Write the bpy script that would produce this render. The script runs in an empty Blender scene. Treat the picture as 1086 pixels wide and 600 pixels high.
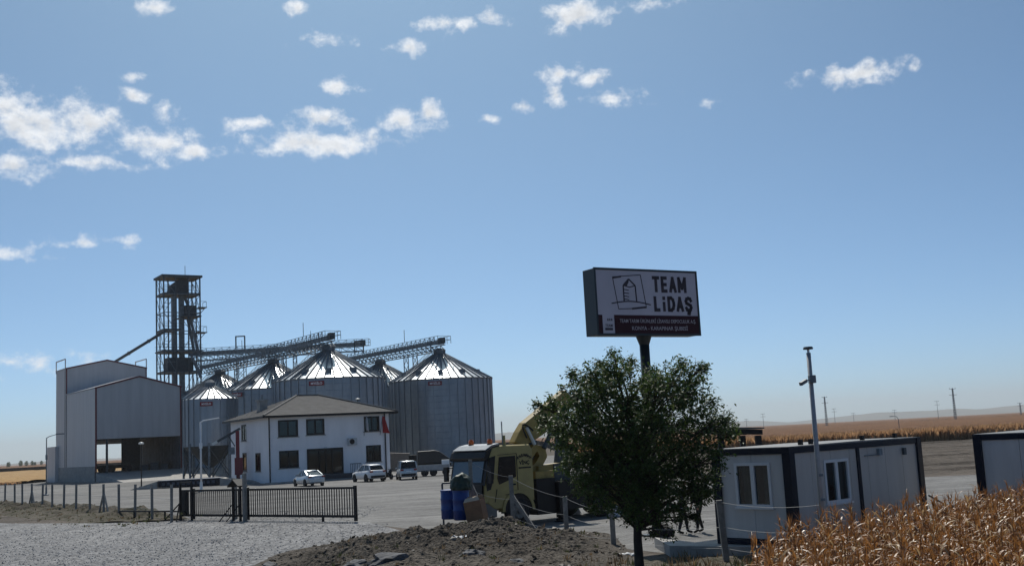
import bpy, math, random
from mathutils import Vector, Matrix, noise
random.seed(7)
R = math.radians
scene = bpy.context.scene
col = scene.collection

# ------------------------------------------------------------------ camera
CAM_H, FPX = 3.4, 1180.0
PITCH, ROLL = math.atan(164.8 / FPX), R(-3.0)
cam_d = bpy.data.cameras.new('camera')
cam = bpy.data.objects.new('camera', cam_d)
col.objects.link(cam)
cam_d.sensor_width = 36.0
cam_d.lens = FPX / 1086.0 * 36.0
cam_d.clip_start, cam_d.clip_end = 0.1, 30000.0
CR = Matrix.Rotation(math.pi / 2 + PITCH, 3, 'X') @ Matrix.Rotation(ROLL, 3, 'Z')
cam.matrix_world = Matrix.Translation((0, 0, CAM_H)) @ CR.to_4x4()
scene.camera = cam

def ray(px, py):
    return CR @ Vector(((px - 543.0) / FPX, -(py - 300.0) / FPX, -1.0))
def G(px, py, z=0.0):                      # point on the level z seen at that pixel
    d = ray(px, py); t = (z - CAM_H) / d.z
    return Vector((0, 0, CAM_H)) + d * t
def D(px, py, Y):                          # point at world depth Y seen at that pixel
    d = ray(px, py)
    return Vector((0, 0, CAM_H)) + d * (Y / d.y)
def on_line(px, A, B, py=480):             # where the sight line of px crosses the plan line A-B
    d = ray(px, py); e = B - A
    s = (d.x * A.y - d.y * A.x) / -(d.x * e.y - d.y * e.x)
    return A + e * s

# ------------------------------------------------------------------ sky, sun, exposure
SUN_EL, SUN_AZ = R(52), R(-8)               # azimuth measured from +Y towards +X
world = bpy.data.worlds.new('World'); scene.world = world
world.use_nodes = True
nt = world.node_tree; nt.nodes.clear()
def N(t, tree=None, **kw):
    n = (tree or nt).nodes.new(t)
    for k, v in kw.items(): setattr(n, k, v)
    return n
def lk(a, b, tree=None): (tree or nt).links.new(a, b)
sky = N('ShaderNodeTexSky', sky_type='NISHITA', sun_disc=False)
sky.sun_elevation, sky.sun_rotation = SUN_EL, SUN_AZ
sky.altitude, sky.air_density, sky.dust_density, sky.ozone_density = 900, 0.4, 2.2, 7.0
tc = N('ShaderNodeTexCoord')
sep = N('ShaderNodeSeparateXYZ'); lk(tc.outputs['Generated'], sep.inputs[0])
az = N('ShaderNodeMath', operation='ARCTAN2'); lk(sep.outputs[0], az.inputs[0]); lk(sep.outputs[1], az.inputs[1])
el = N('ShaderNodeMath', operation='ARCSINE'); lk(sep.outputs[2], el.inputs[0])
ae = N('ShaderNodeCombineXYZ'); lk(az.outputs[0], ae.inputs[0]); lk(el.outputs[0], ae.inputs[1])
CLOUDS = [(45,133,75,24,1),(2,112,34,20,1),(98,130,34,20,.9),(22,177,34,11,.95),(168,152,40,15,.95),(203,160,30,9,.8),
 (92,172,26,7,.8),(132,176,22,5,.6),(141,82,12,5,.8),(142,102,15,7,.9),(175,118,9,14,.55),(335,151,76,13,1.05),(372,148,26,12,.8),
 (345,126,26,11,.9),(262,130,26,7,.7),(430,126,24,16,1),(456,122,18,13,.9),(475,25,30,8,.95),(612,16,36,14,1.05),(690,3,24,6,.8),
 (355,92,20,7,.6),(340,42,22,5,.4),(435,50,18,7,.55),(162,8,20,9,.8),(316,8,11,9,.95),(592,79,30,8,.9),(628,83,20,7,.85),(588,101,12,11,.85),
 (558,113,13,5,.8),(658,104,34,7,.75),(515,127,10,4,.65),(755,108,12,4,.55),(908,79,48,9,.95),(968,72,8,4,.5),(90,258,40,6,.5),
 (15,268,34,7,.5),(15,383,46,9,.34),(520,20,14,6,.5)]
acc = None
for (x, y, w, h, s) in CLOUDS:
    d = ray(x, y).normalized()
    sub = N('ShaderNodeVectorMath', operation='SUBTRACT'); lk(ae.outputs[0], sub.inputs[0])
    sub.inputs[1].default_value = (math.atan2(d.x, d.y), math.asin(d.z), 0)
    mul = N('ShaderNodeVectorMath', operation='MULTIPLY'); lk(sub.outputs[0], mul.inputs[0])
    mul.inputs[1].default_value = (FPX / w / 1.18, FPX / h / 1.25, 0)
    ln = N('ShaderNodeVectorMath', operation='LENGTH'); lk(mul.outputs[0], ln.inputs[0])
    m = N('ShaderNodeMath', operation='MULTIPLY_ADD'); lk(ln.outputs['Value'], m.inputs[0])
    m.inputs[1].default_value, m.inputs[2].default_value = -s, s
    if acc is None: acc = m
    else:
        mx = N('ShaderNodeMath', operation='MAXIMUM'); lk(acc.outputs[0], mx.inputs[0]); lk(m.outputs[0], mx.inputs[1]); acc = mx
def cloud_noise(off):
    mp = N('ShaderNodeVectorMath', operation='ADD'); lk(ae.outputs[0], mp.inputs[0]); mp.inputs[1].default_value = (off[0], off[1], 0)
    sc = N('ShaderNodeVectorMath', operation='MULTIPLY'); lk(mp.outputs[0], sc.inputs[0]); sc.inputs[1].default_value = (1, 1.25, 1)
    nz = N('ShaderNodeTexNoise'); lk(sc.outputs[0], nz.inputs['Vector'])
    nz.inputs['Scale'].default_value = 44; nz.inputs['Detail'].default_value = 10; nz.inputs['Roughness'].default_value = .6
    nz.inputs['Distortion'].default_value = .1
    a = N('ShaderNodeMath', operation='MULTIPLY_ADD'); lk(nz.outputs[0], a.inputs[0]); a.inputs[1].default_value = 3.3; a.inputs[2].default_value = -1.69
    b = N('ShaderNodeMath', operation='ADD'); lk(a.outputs[0], b.inputs[0]); lk(acc.outputs[0], b.inputs[1])
    return b
den0 = cloud_noise((0, 0)); den1 = cloud_noise((0, .006))
mr = N('ShaderNodeMapRange', interpolation_type='SMOOTHSTEP'); lk(den0.outputs[0], mr.inputs[0])
mr.inputs[1].default_value, mr.inputs[2].default_value, mr.inputs[3].default_value, mr.inputs[4].default_value = -.12, 1.0, 0, 0.96
shd = N('ShaderNodeMapRange'); lk(den1.outputs[0], shd.inputs[0])
shd.inputs[1].default_value, shd.inputs[2].default_value, shd.inputs[3].default_value, shd.inputs[4].default_value = .4, 1.6, 1.0, .68
ccol = N('ShaderNodeMix', data_type='RGBA', blend_type='MULTIPLY'); ccol.inputs[0].default_value = 1
ccol.inputs[6].default_value = (8.9, 9.2, 9.6, 1); lk(shd.outputs[0], ccol.inputs[7])
tint = N('ShaderNodeMix', data_type='RGBA', blend_type='MULTIPLY'); tint.inputs[0].default_value = 1
lk(sky.outputs[0], tint.inputs[6]); tint.inputs[7].default_value = (.98, 1.28, 1.19, 1)
cmix = N('ShaderNodeMix', data_type='RGBA'); lk(mr.outputs[0], cmix.inputs[0]); lk(tint.outputs[2], cmix.inputs[6]); lk(ccol.outputs[2], cmix.inputs[7])
bg = N('ShaderNodeBackground'); lk(cmix.outputs[2], bg.inputs[0]); bg.inputs[1].default_value = .1
wo = N('ShaderNodeOutputWorld'); lk(bg.outputs[0], wo.inputs[0])

sun_d = bpy.data.lights.new('sun', 'SUN'); sun = bpy.data.objects.new('sun', sun_d); col.objects.link(sun)
sun_d.energy, sun_d.angle, sun_d.color = 4.0, R(.53), (1, .95, .87)
sdir = Vector((math.sin(SUN_AZ) * math.cos(SUN_EL), math.cos(SUN_AZ) * math.cos(SUN_EL), math.sin(SUN_EL)))
sun.rotation_euler = sdir.to_track_quat('Z', 'Y').to_euler()
sun.location = sdir * 100
vs = scene.view_settings
vs.view_transform, vs.look, vs.gamma, vs.exposure, vs.use_curve_mapping = 'Standard', 'None', 1.0, 0.04, False
scene.cycles.use_denoising = True
scene.cycles.max_bounces = 6
scene.cycles.transparent_max_bounces = 8

# ------------------------------------------------------------------ materials
MATS = {}
def mat(name, c, rough=.6, metal=0.0, var=.12, scale=6.0, bump=0.0, bscale=None, c2=None, stretch=(1, 1, 1), transl=0.0, spec=None, world_pos=False):
    if name in MATS: return MATS[name]
    m = bpy.data.materials.new(name); m.use_nodes = True; t = m.node_tree
    b = t.nodes['Principled BSDF']
    b.inputs['Roughness'].default_value, b.inputs['Metallic'].default_value = rough, metal
    if spec is not None: b.inputs['Specular IOR Level'].default_value = spec
    if world_pos: src = N('ShaderNodeNewGeometry', t).outputs['Position']
    else: src = N('ShaderNodeTexCoord', t).outputs['Object']
    mp = N('ShaderNodeMapping', t); lk(src, mp.inputs[0], t); mp.inputs['Scale'].default_value = stretch
    nz = N('ShaderNodeTexNoise', t); lk(mp.outputs[0], nz.inputs['Vector'], t)
    nz.inputs['Scale'].default_value, nz.inputs['Detail'].default_value, nz.inputs['Roughness'].default_value = scale, 6, .65
    c2 = c2 or tuple(max(0, min(1, x * (1 - 2.2 * var))) for x in c)
    c1 = tuple(min(1, x * (1 + var)) for x in c)
    rp = N('ShaderNodeValToRGB', t); lk(nz.outputs[0], rp.inputs[0], t)
    rp.color_ramp.elements[0].position, rp.color_ramp.elements[1].position = .33, .68
    rp.color_ramp.elements[0].color, rp.color_ramp.elements[1].color = (*c2, 1), (*c1, 1)
    lk(rp.outputs[0], b.inputs['Base Color'], t)
    rr = N('ShaderNodeMapRange', t); lk(nz.outputs[0], rr.inputs[0], t)
    rr.inputs[3].default_value, rr.inputs[4].default_value = max(.02, rough - .1), min(1, rough + .1)
    lk(rr.outputs[0], b.inputs['Roughness'], t)
    if bump:
        n2 = N('ShaderNodeTexNoise', t); lk(mp.outputs[0], n2.inputs['Vector'], t)
        n2.inputs['Scale'].default_value, n2.inputs['Detail'].default_value = bscale or scale * 4, 5
        bp = N('ShaderNodeBump', t); lk(n2.outputs[0], bp.inputs['Height'], t)
        bp.inputs['Distance'].default_value = bump; bp.inputs['Strength'].default_value = 1
        lk(bp.outputs[0], b.inputs['Normal'], t)
    if transl:
        tr = N('ShaderNodeBsdfTranslucent', t); lk(rp.outputs[0], tr.inputs[0], t)
        mx = N('ShaderNodeMixShader', t); mx.inputs[0].default_value = transl
        lk(b.outputs[0], mx.inputs[1], t); lk(tr.outputs[0], mx.inputs[2], t)
        lk(mx.outputs[0], t.nodes['Material Output'].inputs[0], t)
    MATS[name] = m
    return m

def ground_mat(name, cols, big=.08, mid=.9, fine=14.0, bump=.03, tracks=None, stones=0.0):
    """ground cover: large stains, mid patches and fine grit, in world coordinates"""
    m = bpy.data.materials.new(name); m.use_nodes = True; t = m.node_tree
    b = t.nodes['Principled BSDF']; b.inputs['Roughness'].default_value = .92; b.inputs['Specular IOR Level'].default_value = .2
    pos = N('ShaderNodeNewGeometry', t).outputs['Position']
    def nz(scale, detail=5, rough=.6, st=(1, 1, 1)):
        mp = N('ShaderNodeMapping', t); lk(pos, mp.inputs[0], t); mp.inputs['Scale'].default_value = st
        n = N('ShaderNodeTexNoise', t); lk(mp.outputs[0], n.inputs['Vector'], t)
        n.inputs['Scale'].default_value, n.inputs['Detail'].default_value, n.inputs['Roughness'].default_value = scale, detail, rough
        return n.outputs[0]
    def rng(o, a, c, lo=0, hi=1):
        r = N('ShaderNodeMapRange', t); lk(o, r.inputs[0], t)
        for i, v in enumerate((a, c, lo, hi)): r.inputs[i + 1].default_value = v
        return r.outputs[0]
    def mix(f, a, c, mode='MIX'):
        x = N('ShaderNodeMix', t, data_type='RGBA', blend_type=mode)
        if isinstance(f, float): x.inputs[0].default_value = f
        else: lk(f, x.inputs[0], t)
        for i, v in ((6, a), (7, c)):
            if isinstance(v, tuple): x.inputs[i].default_value = (*v, 1)
            else: lk(v, x.inputs[i], t)
        return x.outputs[2]
    c = mix(rng(nz(big, 4), .4, .62), cols[0], cols[1])
    c = mix(rng(nz(mid, 6, .7), .42, .7, 0, .8), c, cols[2])
    if tracks:                              # wheel tracks and scraped streaks along one direction
        st = nz(1.0, 6, .7, tracks[0])
        c = mix(rng(st, .5, .68, 0, tracks[2]), c, tracks[1])
        s2 = nz(2.3, 4, .6, (tracks[0][0] * .8, tracks[0][1], 1)); dk = tuple(v * .62 for v in cols[2]); c = mix(rng(s2, .56, .7, 0, .55), c, dk)
    g = nz(fine, 3, .8)
    c = mix(1.0, c, rng(g, .25, .8, .62, 1.32), 'MULTIPLY')
    h = g
    if stones:
        vo = N('ShaderNodeTexVoronoi', t); lk(pos, vo.inputs['Vector'], t); vo.inputs['Scale'].default_value = stones
        c = mix(1.0, c, rng(vo.outputs['Color'], 0, 1, .35, 1.65), 'MULTIPLY')
        h = vo.outputs['Distance']
    lk(c, b.inputs['Base Color'], t)
    bp = N('ShaderNodeBump', t); lk(h, bp.inputs['Height'], t); bp.inputs['Distance'].default_value = bump
    lk(bp.outputs[0], b.inputs['Normal'], t)
    MATS[name] = m
    return m

WHITE_WALL = mat('white render', (.86, .83, .83), .85, var=.04, scale=.9, bump=.004, bscale=30, stretch=(1, 1, .25))
PANEL = mat('grey sandwich panel', (.53, .52, .52), .5, var=.055, scale=.7, stretch=(1.5, 1.5, .12))
PANEL_SKYLIT = mat('container panel painted sky-lit', (.58, .57, .555), .5, var=.05, scale=1.6, stretch=(1.6, 1.6, .25))  # sky light on the end side is put into this paler panel colour
PANEL_DIM = mat('container panel painted dimmer', (.51, .48, .445), .5, var=.055, scale=1.6, stretch=(1.6, 1.6, .25))  # same panel, with the long side's dimmer, warmer light put into its colour
NAVY = mat('navy frame paint', (.008, .011, .024), .5, var=.1, spec=.2)
RED_TRIM = mat('red trim', (.13, .008, .018), .45, var=.08)
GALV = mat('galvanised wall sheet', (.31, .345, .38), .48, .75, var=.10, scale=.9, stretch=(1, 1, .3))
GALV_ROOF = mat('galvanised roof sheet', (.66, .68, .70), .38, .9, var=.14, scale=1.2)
STEEL = mat('weathered galvanised steel', (.19, .225, .25), .6, .12, var=.25, scale=2)
DSTEEL = mat('dark steel', (.06, .075, .085), .6, .05, var=.2, scale=3)
BLACK = mat('black paint', (.009, .009, .011), .5, var=.1, spec=.25)
RUBBER = mat('rubber', (.014, .014, .015), .8, var=.2, scale=9)
CONC = mat('concrete', (.34, .33, .31), .85, var=.14, scale=1.6, bump=.006, bscale=18)
CONC_D = mat('old concrete post', (.24, .235, .22), .9, var=.15, scale=5, bump=.004, bscale=30)
GLASS_D = mat('dark window glass', (.008, .010, .013), .05, var=.05, spec=.35)
GLASS_B = mat('bluish vehicle glass', (.05, .075, .09), .08, var=.02, scale=.4, spec=.9)
def glass_mat(name, tint, mixf):
    m = bpy.data.materials.new(name); m.use_nodes = True; t = m.node_tree; t.nodes.clear()
    tr = N('ShaderNodeBsdfTransparent', t); tr.inputs[0].default_value = (*tint, 1)
    gl = N('ShaderNodeBsdfGlossy', t); gl.inputs['Roughness'].default_value = .03; gl.inputs[0].default_value = (.9, .95, 1, 1)
    lw = N('ShaderNodeFresnel', t); lw.inputs[0].default_value = mixf
    mx = N('ShaderNodeMixShader', t); bf = N('ShaderNodeNewGeometry', t); iv = N('ShaderNodeMath', t, operation='SUBTRACT'); iv.inputs[0].default_value = 1; lk(bf.outputs['Backfacing'], iv.inputs[1], t)
    ml = N('ShaderNodeMath', t, operation='MULTIPLY'); lk(lw.outputs[0], ml.inputs[0], t); lk(iv.outputs[0], ml.inputs[1], t)
    lk(ml.outputs[0], mx.inputs[0], t); lk(tr.outputs[0], mx.inputs[1], t); lk(gl.outputs[0], mx.inputs[2], t)
    lk(mx.outputs[0], N('ShaderNodeOutputMaterial', t).inputs[0], t); MATS[name] = m; return m
PANE = glass_mat('window pane', (.5, .55, .55), 1.55)
WHITE = mat('white paint', (.74, .75, .76), .35, var=.03)
PVC = mat('white window plastic', (.7, .71, .72), .35, var=.03)
SILVER = mat('silver car paint', (.50, .53, .55), .25, .35, var=.03)
RED = mat('red paint', (.2, .012, .022), .5, var=.06)
YELLOW = mat('dusty yellow paint', (.36, .29, .105), .5, var=.10, scale=1.5)
YELLOW_D = mat('crane yellow paint', (.30, .215, .05), .5, var=.14, scale=2)
ORANGE_L = mat('orange beacon plastic', (.6, .12, .02), .3, var=.05)
BLUE_D = mat('blue drum plastic', (.008, .045, .22), .4, var=.08)
GREEN_BAG = mat('green sack', (.008, .036, .026), .6, var=.25, scale=9)
CARD = mat('cardboard', (.26, .14, .075), .8, var=.1, scale=4)
CARD_L = mat('cardboard flap', (.5, .4, .3), .8, var=.08, scale=4)
TILE = mat('weathered roof tile', (.14, .133, .126), .8, var=.2, scale=1.1, bump=.01, bscale=14)
BARK = mat('bark', (.045, .035, .028), .9, var=.3, scale=14, bump=.01, bscale=40, stretch=(1, 1, .3))
LEAF = mat('ash leaves', (.07, .112, .027), .5, var=.3, scale=1.1, transl=.28, c2=(.022, .048, .014), spec=.3)
LEAF_Y = mat('light ash leaves', (.11, .14, .035), .55, var=.3, scale=1.1, transl=.35, c2=(.06, .09, .024), spec=.3)
CORN_A = mat('dry corn leaf', (.36, .165, .048), .45, var=.3, scale=2.2, transl=.33, c2=(.13, .055, .02), spec=.5)
CORN_B = mat('dry corn husk', (.55, .40, .21), .38, var=.2, scale=3, transl=.3, c2=(.30, .17, .07), spec=.6)
CORN_G = mat('green corn leaf', (.16, .17, .035), .45, var=.3, scale=3, transl=.35, c2=(.08, .10, .02))
WEED = mat('dry weed', (.23, .16, .09), .8, var=.3, scale=4, transl=.3)
WEED_G = mat('dusty green weed', (.10, .11, .045), .8, var=.3, scale=4, transl=.3)
SKIN = mat('skin', (.35, .2, .14), .6, var=.05)
HAIR = mat('dark hair', (.015, .012, .01), .6, var=.2)
NAVY_CLOTH = mat('navy cloth', (.02, .022, .032), .85, var=.2)
BLACK_CLOTH = mat('black cloth', (.012, .012, .014), .85, var=.2)
GREY_CLOTH = mat('charcoal cloth', (.05, .05, .055), .85, var=.2)
SIGN_FACE = mat('sign face vinyl', (.54, .48, .53), .4, var=.04, scale=1.2)
SIGN_MAROON = mat('sign maroon vinyl', (.04, .005, .011), .5, var=.05, spec=.2)
SIGN_INK = mat('sign ink', (.03, .008, .014), .4, var=.05)
SIGN_CASE = mat('sign case', (.010, .017, .022), .4, var=.08)
SIGN_TXT = mat('sign band lettering', (.45, .40, .42), .4, var=.03)
LAMP_GLASS = mat('lamp glass', (.6, .62, .6), .2, var=.03)
TAIL = mat('tail light plastic', (.25, .01, .012), .2, var=.05)
PAPER = mat('white plastic scrap', (.75, .75, .74), .6, var=.08, scale=8)
ROCK = mat('bluish grey stone', (.12, .122, .13), .9, var=.3, scale=3, bump=.02, bscale=14)
CURTAIN = mat('interior curtain', (.30, .27, .24), .9, var=.15, scale=5, stretch=(4, 4, .3))
TARP = mat('black tarpaulin', (.012, .013, .016), .55, var=.2, scale=2, bump=.02, bscale=4)
TAN_SHEET = mat('tan sheet', (.20, .175, .15), .7, var=.1, scale=2)
HILL = ground_mat('hill scrub', ((.10, .10, .07), (.14, .12, .08), (.08, .085, .055)), .0006, .004, .03, .5)
SOIL = ground_mat('ploughed soil', ((.092, .076, .061), (.135, .112, .092), (.058, .047, .037)), .06, .4, 2.0, .16, ((.025, .42, 1), (.036, .029, .023), .95))
YARD = ground_mat('yard gravel', ((.155, .152, .147), (.215, .211, .203), (.115, .112, .109)), .09, .45, 3.0, .06, ((.045, .4, 1), (.29, .285, .275), .85))
ROADM = ground_mat('road gravel', ((.195, .195, .198), (.245, .243, .242), (.135, .135, .138)), .12, 1.1, 7.0, .03, ((.3, .12, 1), (.31, .305, .30), .5), stones=9.0)
VERGE = ground_mat('verge earth', ((.095, .08, .058), (.13, .112, .088), (.06, .06, .03)), .2, 1.2, 8, .1)
DIRT = ground_mat('heaped dirt', ((.085, .072, .057), (.14, .121, .10), (.05, .041, .032)), .45, 1.3, 7, .1)
CORN_TOP = ground_mat('corn tops', ((.165, .080, .034), (.20, .10, .044), (.12, .056, .025)), .012, .25, 1.6, .5)
STUBBLE = ground_mat('stubble', ((.36, .22, .085), (.40, .26, .11), (.28, .16, .065)), .02, .3, 2.0, .2)
CORN_FAR = mat('far dry corn', (.50, .31, .165), .7, var=.25, scale=.6, transl=.5, c2=(.32, .19, .10))

# ------------------------------------------------------------------ mesh helpers
class MB:
    def __init__(s): s.v, s.f, s.mi = [], [], []
    def add(s, vs, fs, mi=0):
        o = len(s.v); s.v += [tuple(p) for p in vs]; s.f += [tuple(i + o for i in f) for f in fs]; s.mi += [mi] * len(fs); return s
    def box(s, c, d, rz=0.0, M=None, mi=0):
        x, y, z = d[0] / 2, d[1] / 2, d[2] / 2
        vs = [Vector((a * x, b * y, e * z)) for e in (-1, 1) for a, b in ((-1, -1), (1, -1), (1, 1), (-1, 1))]
        T = Matrix.Translation(c) @ (M.to_4x4() if M else Matrix.Rotation(rz, 4, 'Z'))
        return s.add([T @ v for v in vs], [(3, 2, 1, 0), (4, 5, 6, 7), (0, 1, 5, 4), (1, 2, 6, 5), (2, 3, 7, 6), (3, 0, 4, 7)], mi)
    def b6(s, x0, x1, y0, y1, z0, z1, mi=0):
        return s.box(((x0 + x1) / 2, (y0 + y1) / 2, (z0 + z1) / 2), (x1 - x0, y1 - y0, z1 - z0), mi=mi)
    def bar(s, p, q, w, h=None, mi=0):
        p, q = Vector(p), Vector(q); d = q - p; L = d.length
        if L < 1e-6: return s
        Q = d.to_track_quat('X', 'Z').to_matrix()
        return s.box((p + q) / 2, (L, w, h or w), M=Q, mi=mi)
    def tube(s, p, q, r0, r1=None, n=8, caps=True, mi=0):
        p, q = Vector(p), Vector(q); r1 = r0 if r1 is None else r1
        Q = (q - p).to_track_quat('Z', 'Y').to_matrix(); vs = []
        for c, r in ((p, r0), (q, r1)):
            for i in range(n):
                a = 2 * math.pi * i / n; vs.append(c + Q @ Vector((r * math.cos(a), r * math.sin(a), 0)))
        fs = [(i, (i + 1) % n, n + (i + 1) % n, n + i) for i in range(n)]
        if caps: fs += [tuple(range(n - 1, -1, -1)), tuple(range(n, 2 * n))]
        return s.add(vs, fs, mi)
    def path(s, pts, radii, n=7, mi=0):
        pts = [Vector(p) for p in pts]; vs = []
        for k, c in enumerate(pts):
            t = (pts[min(k + 1, len(pts) - 1)] - pts[max(k - 1, 0)])
            Q = t.to_track_quat('Z', 'Y').to_matrix(); r = radii[k]
            for i in range(n):
                a = 2 * math.pi * i / n; vs.append(c + Q @ Vector((r * math.cos(a), r * math.sin(a), 0)))
        fs = [(k * n + i, k * n + (i + 1) % n, (k + 1) * n + (i + 1) % n, (k + 1) * n + i) for k in range(len(pts) - 1) for i in range(n)]
        fs += [tuple(range(n - 1, -1, -1)), tuple(range((len(pts) - 1) * n, len(pts) * n))]
        return s.add(vs, fs, mi)
    def lathe(s, prof, n=24, c=(0, 0, 0), mi=0):
        vs = [(c[0] + r * math.cos(2 * math.pi * i / n), c[1] + r * math.sin(2 * math.pi * i / n), c[2] + z) for r, z in prof for i in range(n)]
        fs = [(k * n + i, k * n + (i + 1) % n, (k + 1) * n + (i + 1) % n, (k + 1) * n + i) for k in range(len(prof) - 1) for i in range(n)]
        fs += [tuple(range(n - 1, -1, -1)), tuple(range((len(prof) - 1) * n, len(prof) * n))]
        return s.add(vs, fs, mi)
    def prism(s, poly, a0, a1, ax='y', mi=0):
        """extrude a 2D polygon: ax='y' takes (x,z), ax='z' takes (x,y), ax='x' takes (y,z)"""
        n = len(poly)
        def p3(u, v, a): return (u, a, v) if ax == 'y' else ((u, v, a) if ax == 'z' else (a, u, v))
        vs = [p3(u, v, a0) for u, v in poly] + [p3(u, v, a1) for u, v in poly]
        fs = [tuple(range(n)), tuple(range(2 * n - 1, n - 1, -1))] + [(i, n + i, n + (i + 1) % n, (i + 1) % n) for i in range(n)]
        return s.add(vs, fs, mi)
    def loft(s, rings, closed=True, caps=True, mi=0):
        n = len(rings[0]); vs = [p for r in rings for p in r]; fs = []
        m = n if closed else n - 1
        for k in range(len(rings) - 1):
            for i in range(m): fs.append((k * n + i, k * n + (i + 1) % n, (k + 1) * n + (i + 1) % n, (k + 1) * n + i))
        if caps: fs += [tuple(range(n - 1, -1, -1)), tuple(range((len(rings) - 1) * n, len(rings) * n))]
        return s.add(vs, fs, mi)
    def mesh(s, name, mats, smooth=False, fix=True):
        me = bpy.data.meshes.new(name); me.from_pydata(s.v, [], s.f)
        if not isinstance(mats, (list, tuple)): mats = [mats]
        for m in mats: me.materials.append(m)
        if any(s.mi): me.polygons.foreach_set('material_index', s.mi)
        if fix:
            import bmesh
            bm = bmesh.new(); bm.from_mesh(me); bmesh.ops.recalc_face_normals(bm, faces=bm.faces); bm.to_mesh(me); bm.free()
        if smooth: me.polygons.foreach_set('use_smooth', [True] * len(me.polygons))
        me.update(); return me
    def build(s, name, mats, parent=None, smooth=False, fix=True, bevel=0.0):
        return obj(name, s.mesh(name, mats, smooth, fix), parent, bevel=bevel)
def obj(name, me, parent=None, loc=None, rz=0.0, bevel=0.0):
    o = bpy.data.objects.new(name, me); col.objects.link(o)
    if parent: o.parent = parent
    if loc is not None: o.location = loc
    if rz: o.rotation_euler.z = rz
    if bevel:
        b = o.modifiers.new('bevel', 'BEVEL'); b.width, b.segments, b.limit_method = bevel, 2, 'ANGLE'
    return o
def tag(o, label, cat, group=None):
    o['label'], o['category'] = label, cat
    if group: o['group'] = group
    return o
def thing(name, label, cat, loc=(0, 0, 0), rz=0.0, group=None):
    o = bpy.data.objects.new(name, None); col.objects.link(o); o.empty_display_size = .2
    o.location = loc; o.rotation_euler.z = rz
    return tag(o, label, cat, group)
def structure(o, kind='structure'): o['kind'] = kind; return o
def copy_tree(o, parent=None):
    c = o.copy(); col.objects.link(c); c.parent = parent
    for ch in [k for k in ALLKIDS(o)]: copy_tree(ch, c)
    return c
def ALLKIDS(o): return list(o.children)
def sheet(name, poly, z, m):
    me = bpy.data.meshes.new(name); me.from_pydata([(x, y, z) for x, y in poly], [], [tuple(range(len(poly)))]); me.materials.append(m)
    if me.polygons[0].normal.z < 0: me.flip_normals()
    return structure(obj(name, me))
def text(name, s, size, m, parent, loc, rot, sx=1.0, bold=0.0, align='LEFT', depth=.004):
    cu = bpy.data.curves.new(name, 'FONT'); cu.body = s; cu.size = size; cu.extrude = depth; cu.offset = bold
    cu.align_x = align; cu.resolution_u = 3; cu.materials.append(m)
    tmp = bpy.data.objects.new(name, cu); col.objects.link(tmp)
    dg = bpy.context.evaluated_depsgraph_get(); dg.update(); me = bpy.data.meshes.new_from_object(tmp.evaluated_get(dg)); bpy.data.objects.remove(tmp)
    o = bpy.data.objects.new(name, me); col.objects.link(o); o.parent = parent; o.location = loc; o.rotation_euler = rot; o.scale.x = sx
    return o

# ------------------------------------------------------------------ ground and far land
sheet('ground', [(-9000, -400), (9000, -400), (9000, 12000), (-9000, 12000)], 0, SOIL)
sheet('yard', [(-75, 112), (-42.5, 92.5), (-24, 67.5), (-18.6, 61.2), (-7.5, 51.4), (-2.5, 42), (1.2, 37), (6, 28.2), (14, 25.5), (40, 25), (60, 52), (50, 62), (22, 65), (13, 74), (10, 90), (9, 205), (-60, 235), (-130, 235), (-130, 150)], .004, YARD)
sheet('access_road', [(-80, 15), (-4, 15), (-6.2, 28), (-8.4, 37), (-5, 45.5), (-7.2, 51.9), (-12, 56.6), (-18.7, 60.6), (-24, 62.5), (-30, 66.5), (-42, 78), (-80, 112)], .008, ROADM)

def fbm(x, y, o=4, s=1.0):
    a, t = 1.0, 0.0
    for i in range(o):
        t += a * noise.noise(Vector((x * s, y * s, 3.1 * i))); a *= .5; s *= 2.03
    return t
def grid(name, xs, ys, fz, m, smooth=True):
    vs = [(x, y, fz(x, y)) for y in ys for x in xs]; n = len(xs)
    fs = [(j * n + i, j * n + i + 1, (j + 1) * n + i + 1, (j + 1) * n + i) for j in range(len(ys) - 1) for i in range(n - 1)]
    me = bpy.data.meshes.new(name); me.from_pydata(vs, [], fs); me.materials.append(m)
    if smooth: me.polygons.foreach_set('use_smooth', [True] * len(me.polygons))
    return obj(name, me)
def lin(a, b, n): return [a + (b - a) * i / (n - 1) for i in range(n)]
# verge with weeds along the left fence
def verge_z(x, y):
    a, b = Vector((-42.2, 92)), Vector((-18.2, 61.2)); e = (b - a).normalized(); p = Vector((x, y)) - a
    d = abs(p.x * e.y - p.y * e.x)
    return .03 + max(0, .42 * (1 - d / 4.2)) * (0.75 + 1.1 * fbm(x, y, 5, .8)) - max(0, d - 3.0) * .06
def verge_grid():
    a, b = Vector((-62, 117.4)), Vector((-18.3, 61.4)); e = (b - a).normalized(); n = Vector((e.y, -e.x)); vs = []
    nu, nv = 150, 18
    for j in range(nv):
        for i in range(nu):
            u = (b - a).length * i / (nu - 1); w = -5.2 + 5.9 * j / (nv - 1)
            fade = min(1, (nu - 1 - i) / 14.0)
            p = a + e * u - n * w * (0.3 + .7 * fade)
            vs.append((p.x, p.y, max(-.05, verge_z(p.x, p.y) * (.2 + .8 * fade))))
    fs = [(j * nu + i, j * nu + i + 1, (j + 1) * nu + i + 1, (j + 1) * nu + i) for j in range(nv - 1) for i in range(nu - 1)]
    me = bpy.data.meshes.new('verge'); me.from_pydata(vs, [], fs); me.materials.append(VERGE)
    return structure(obj('verge', me))
verge_grid()
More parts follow.
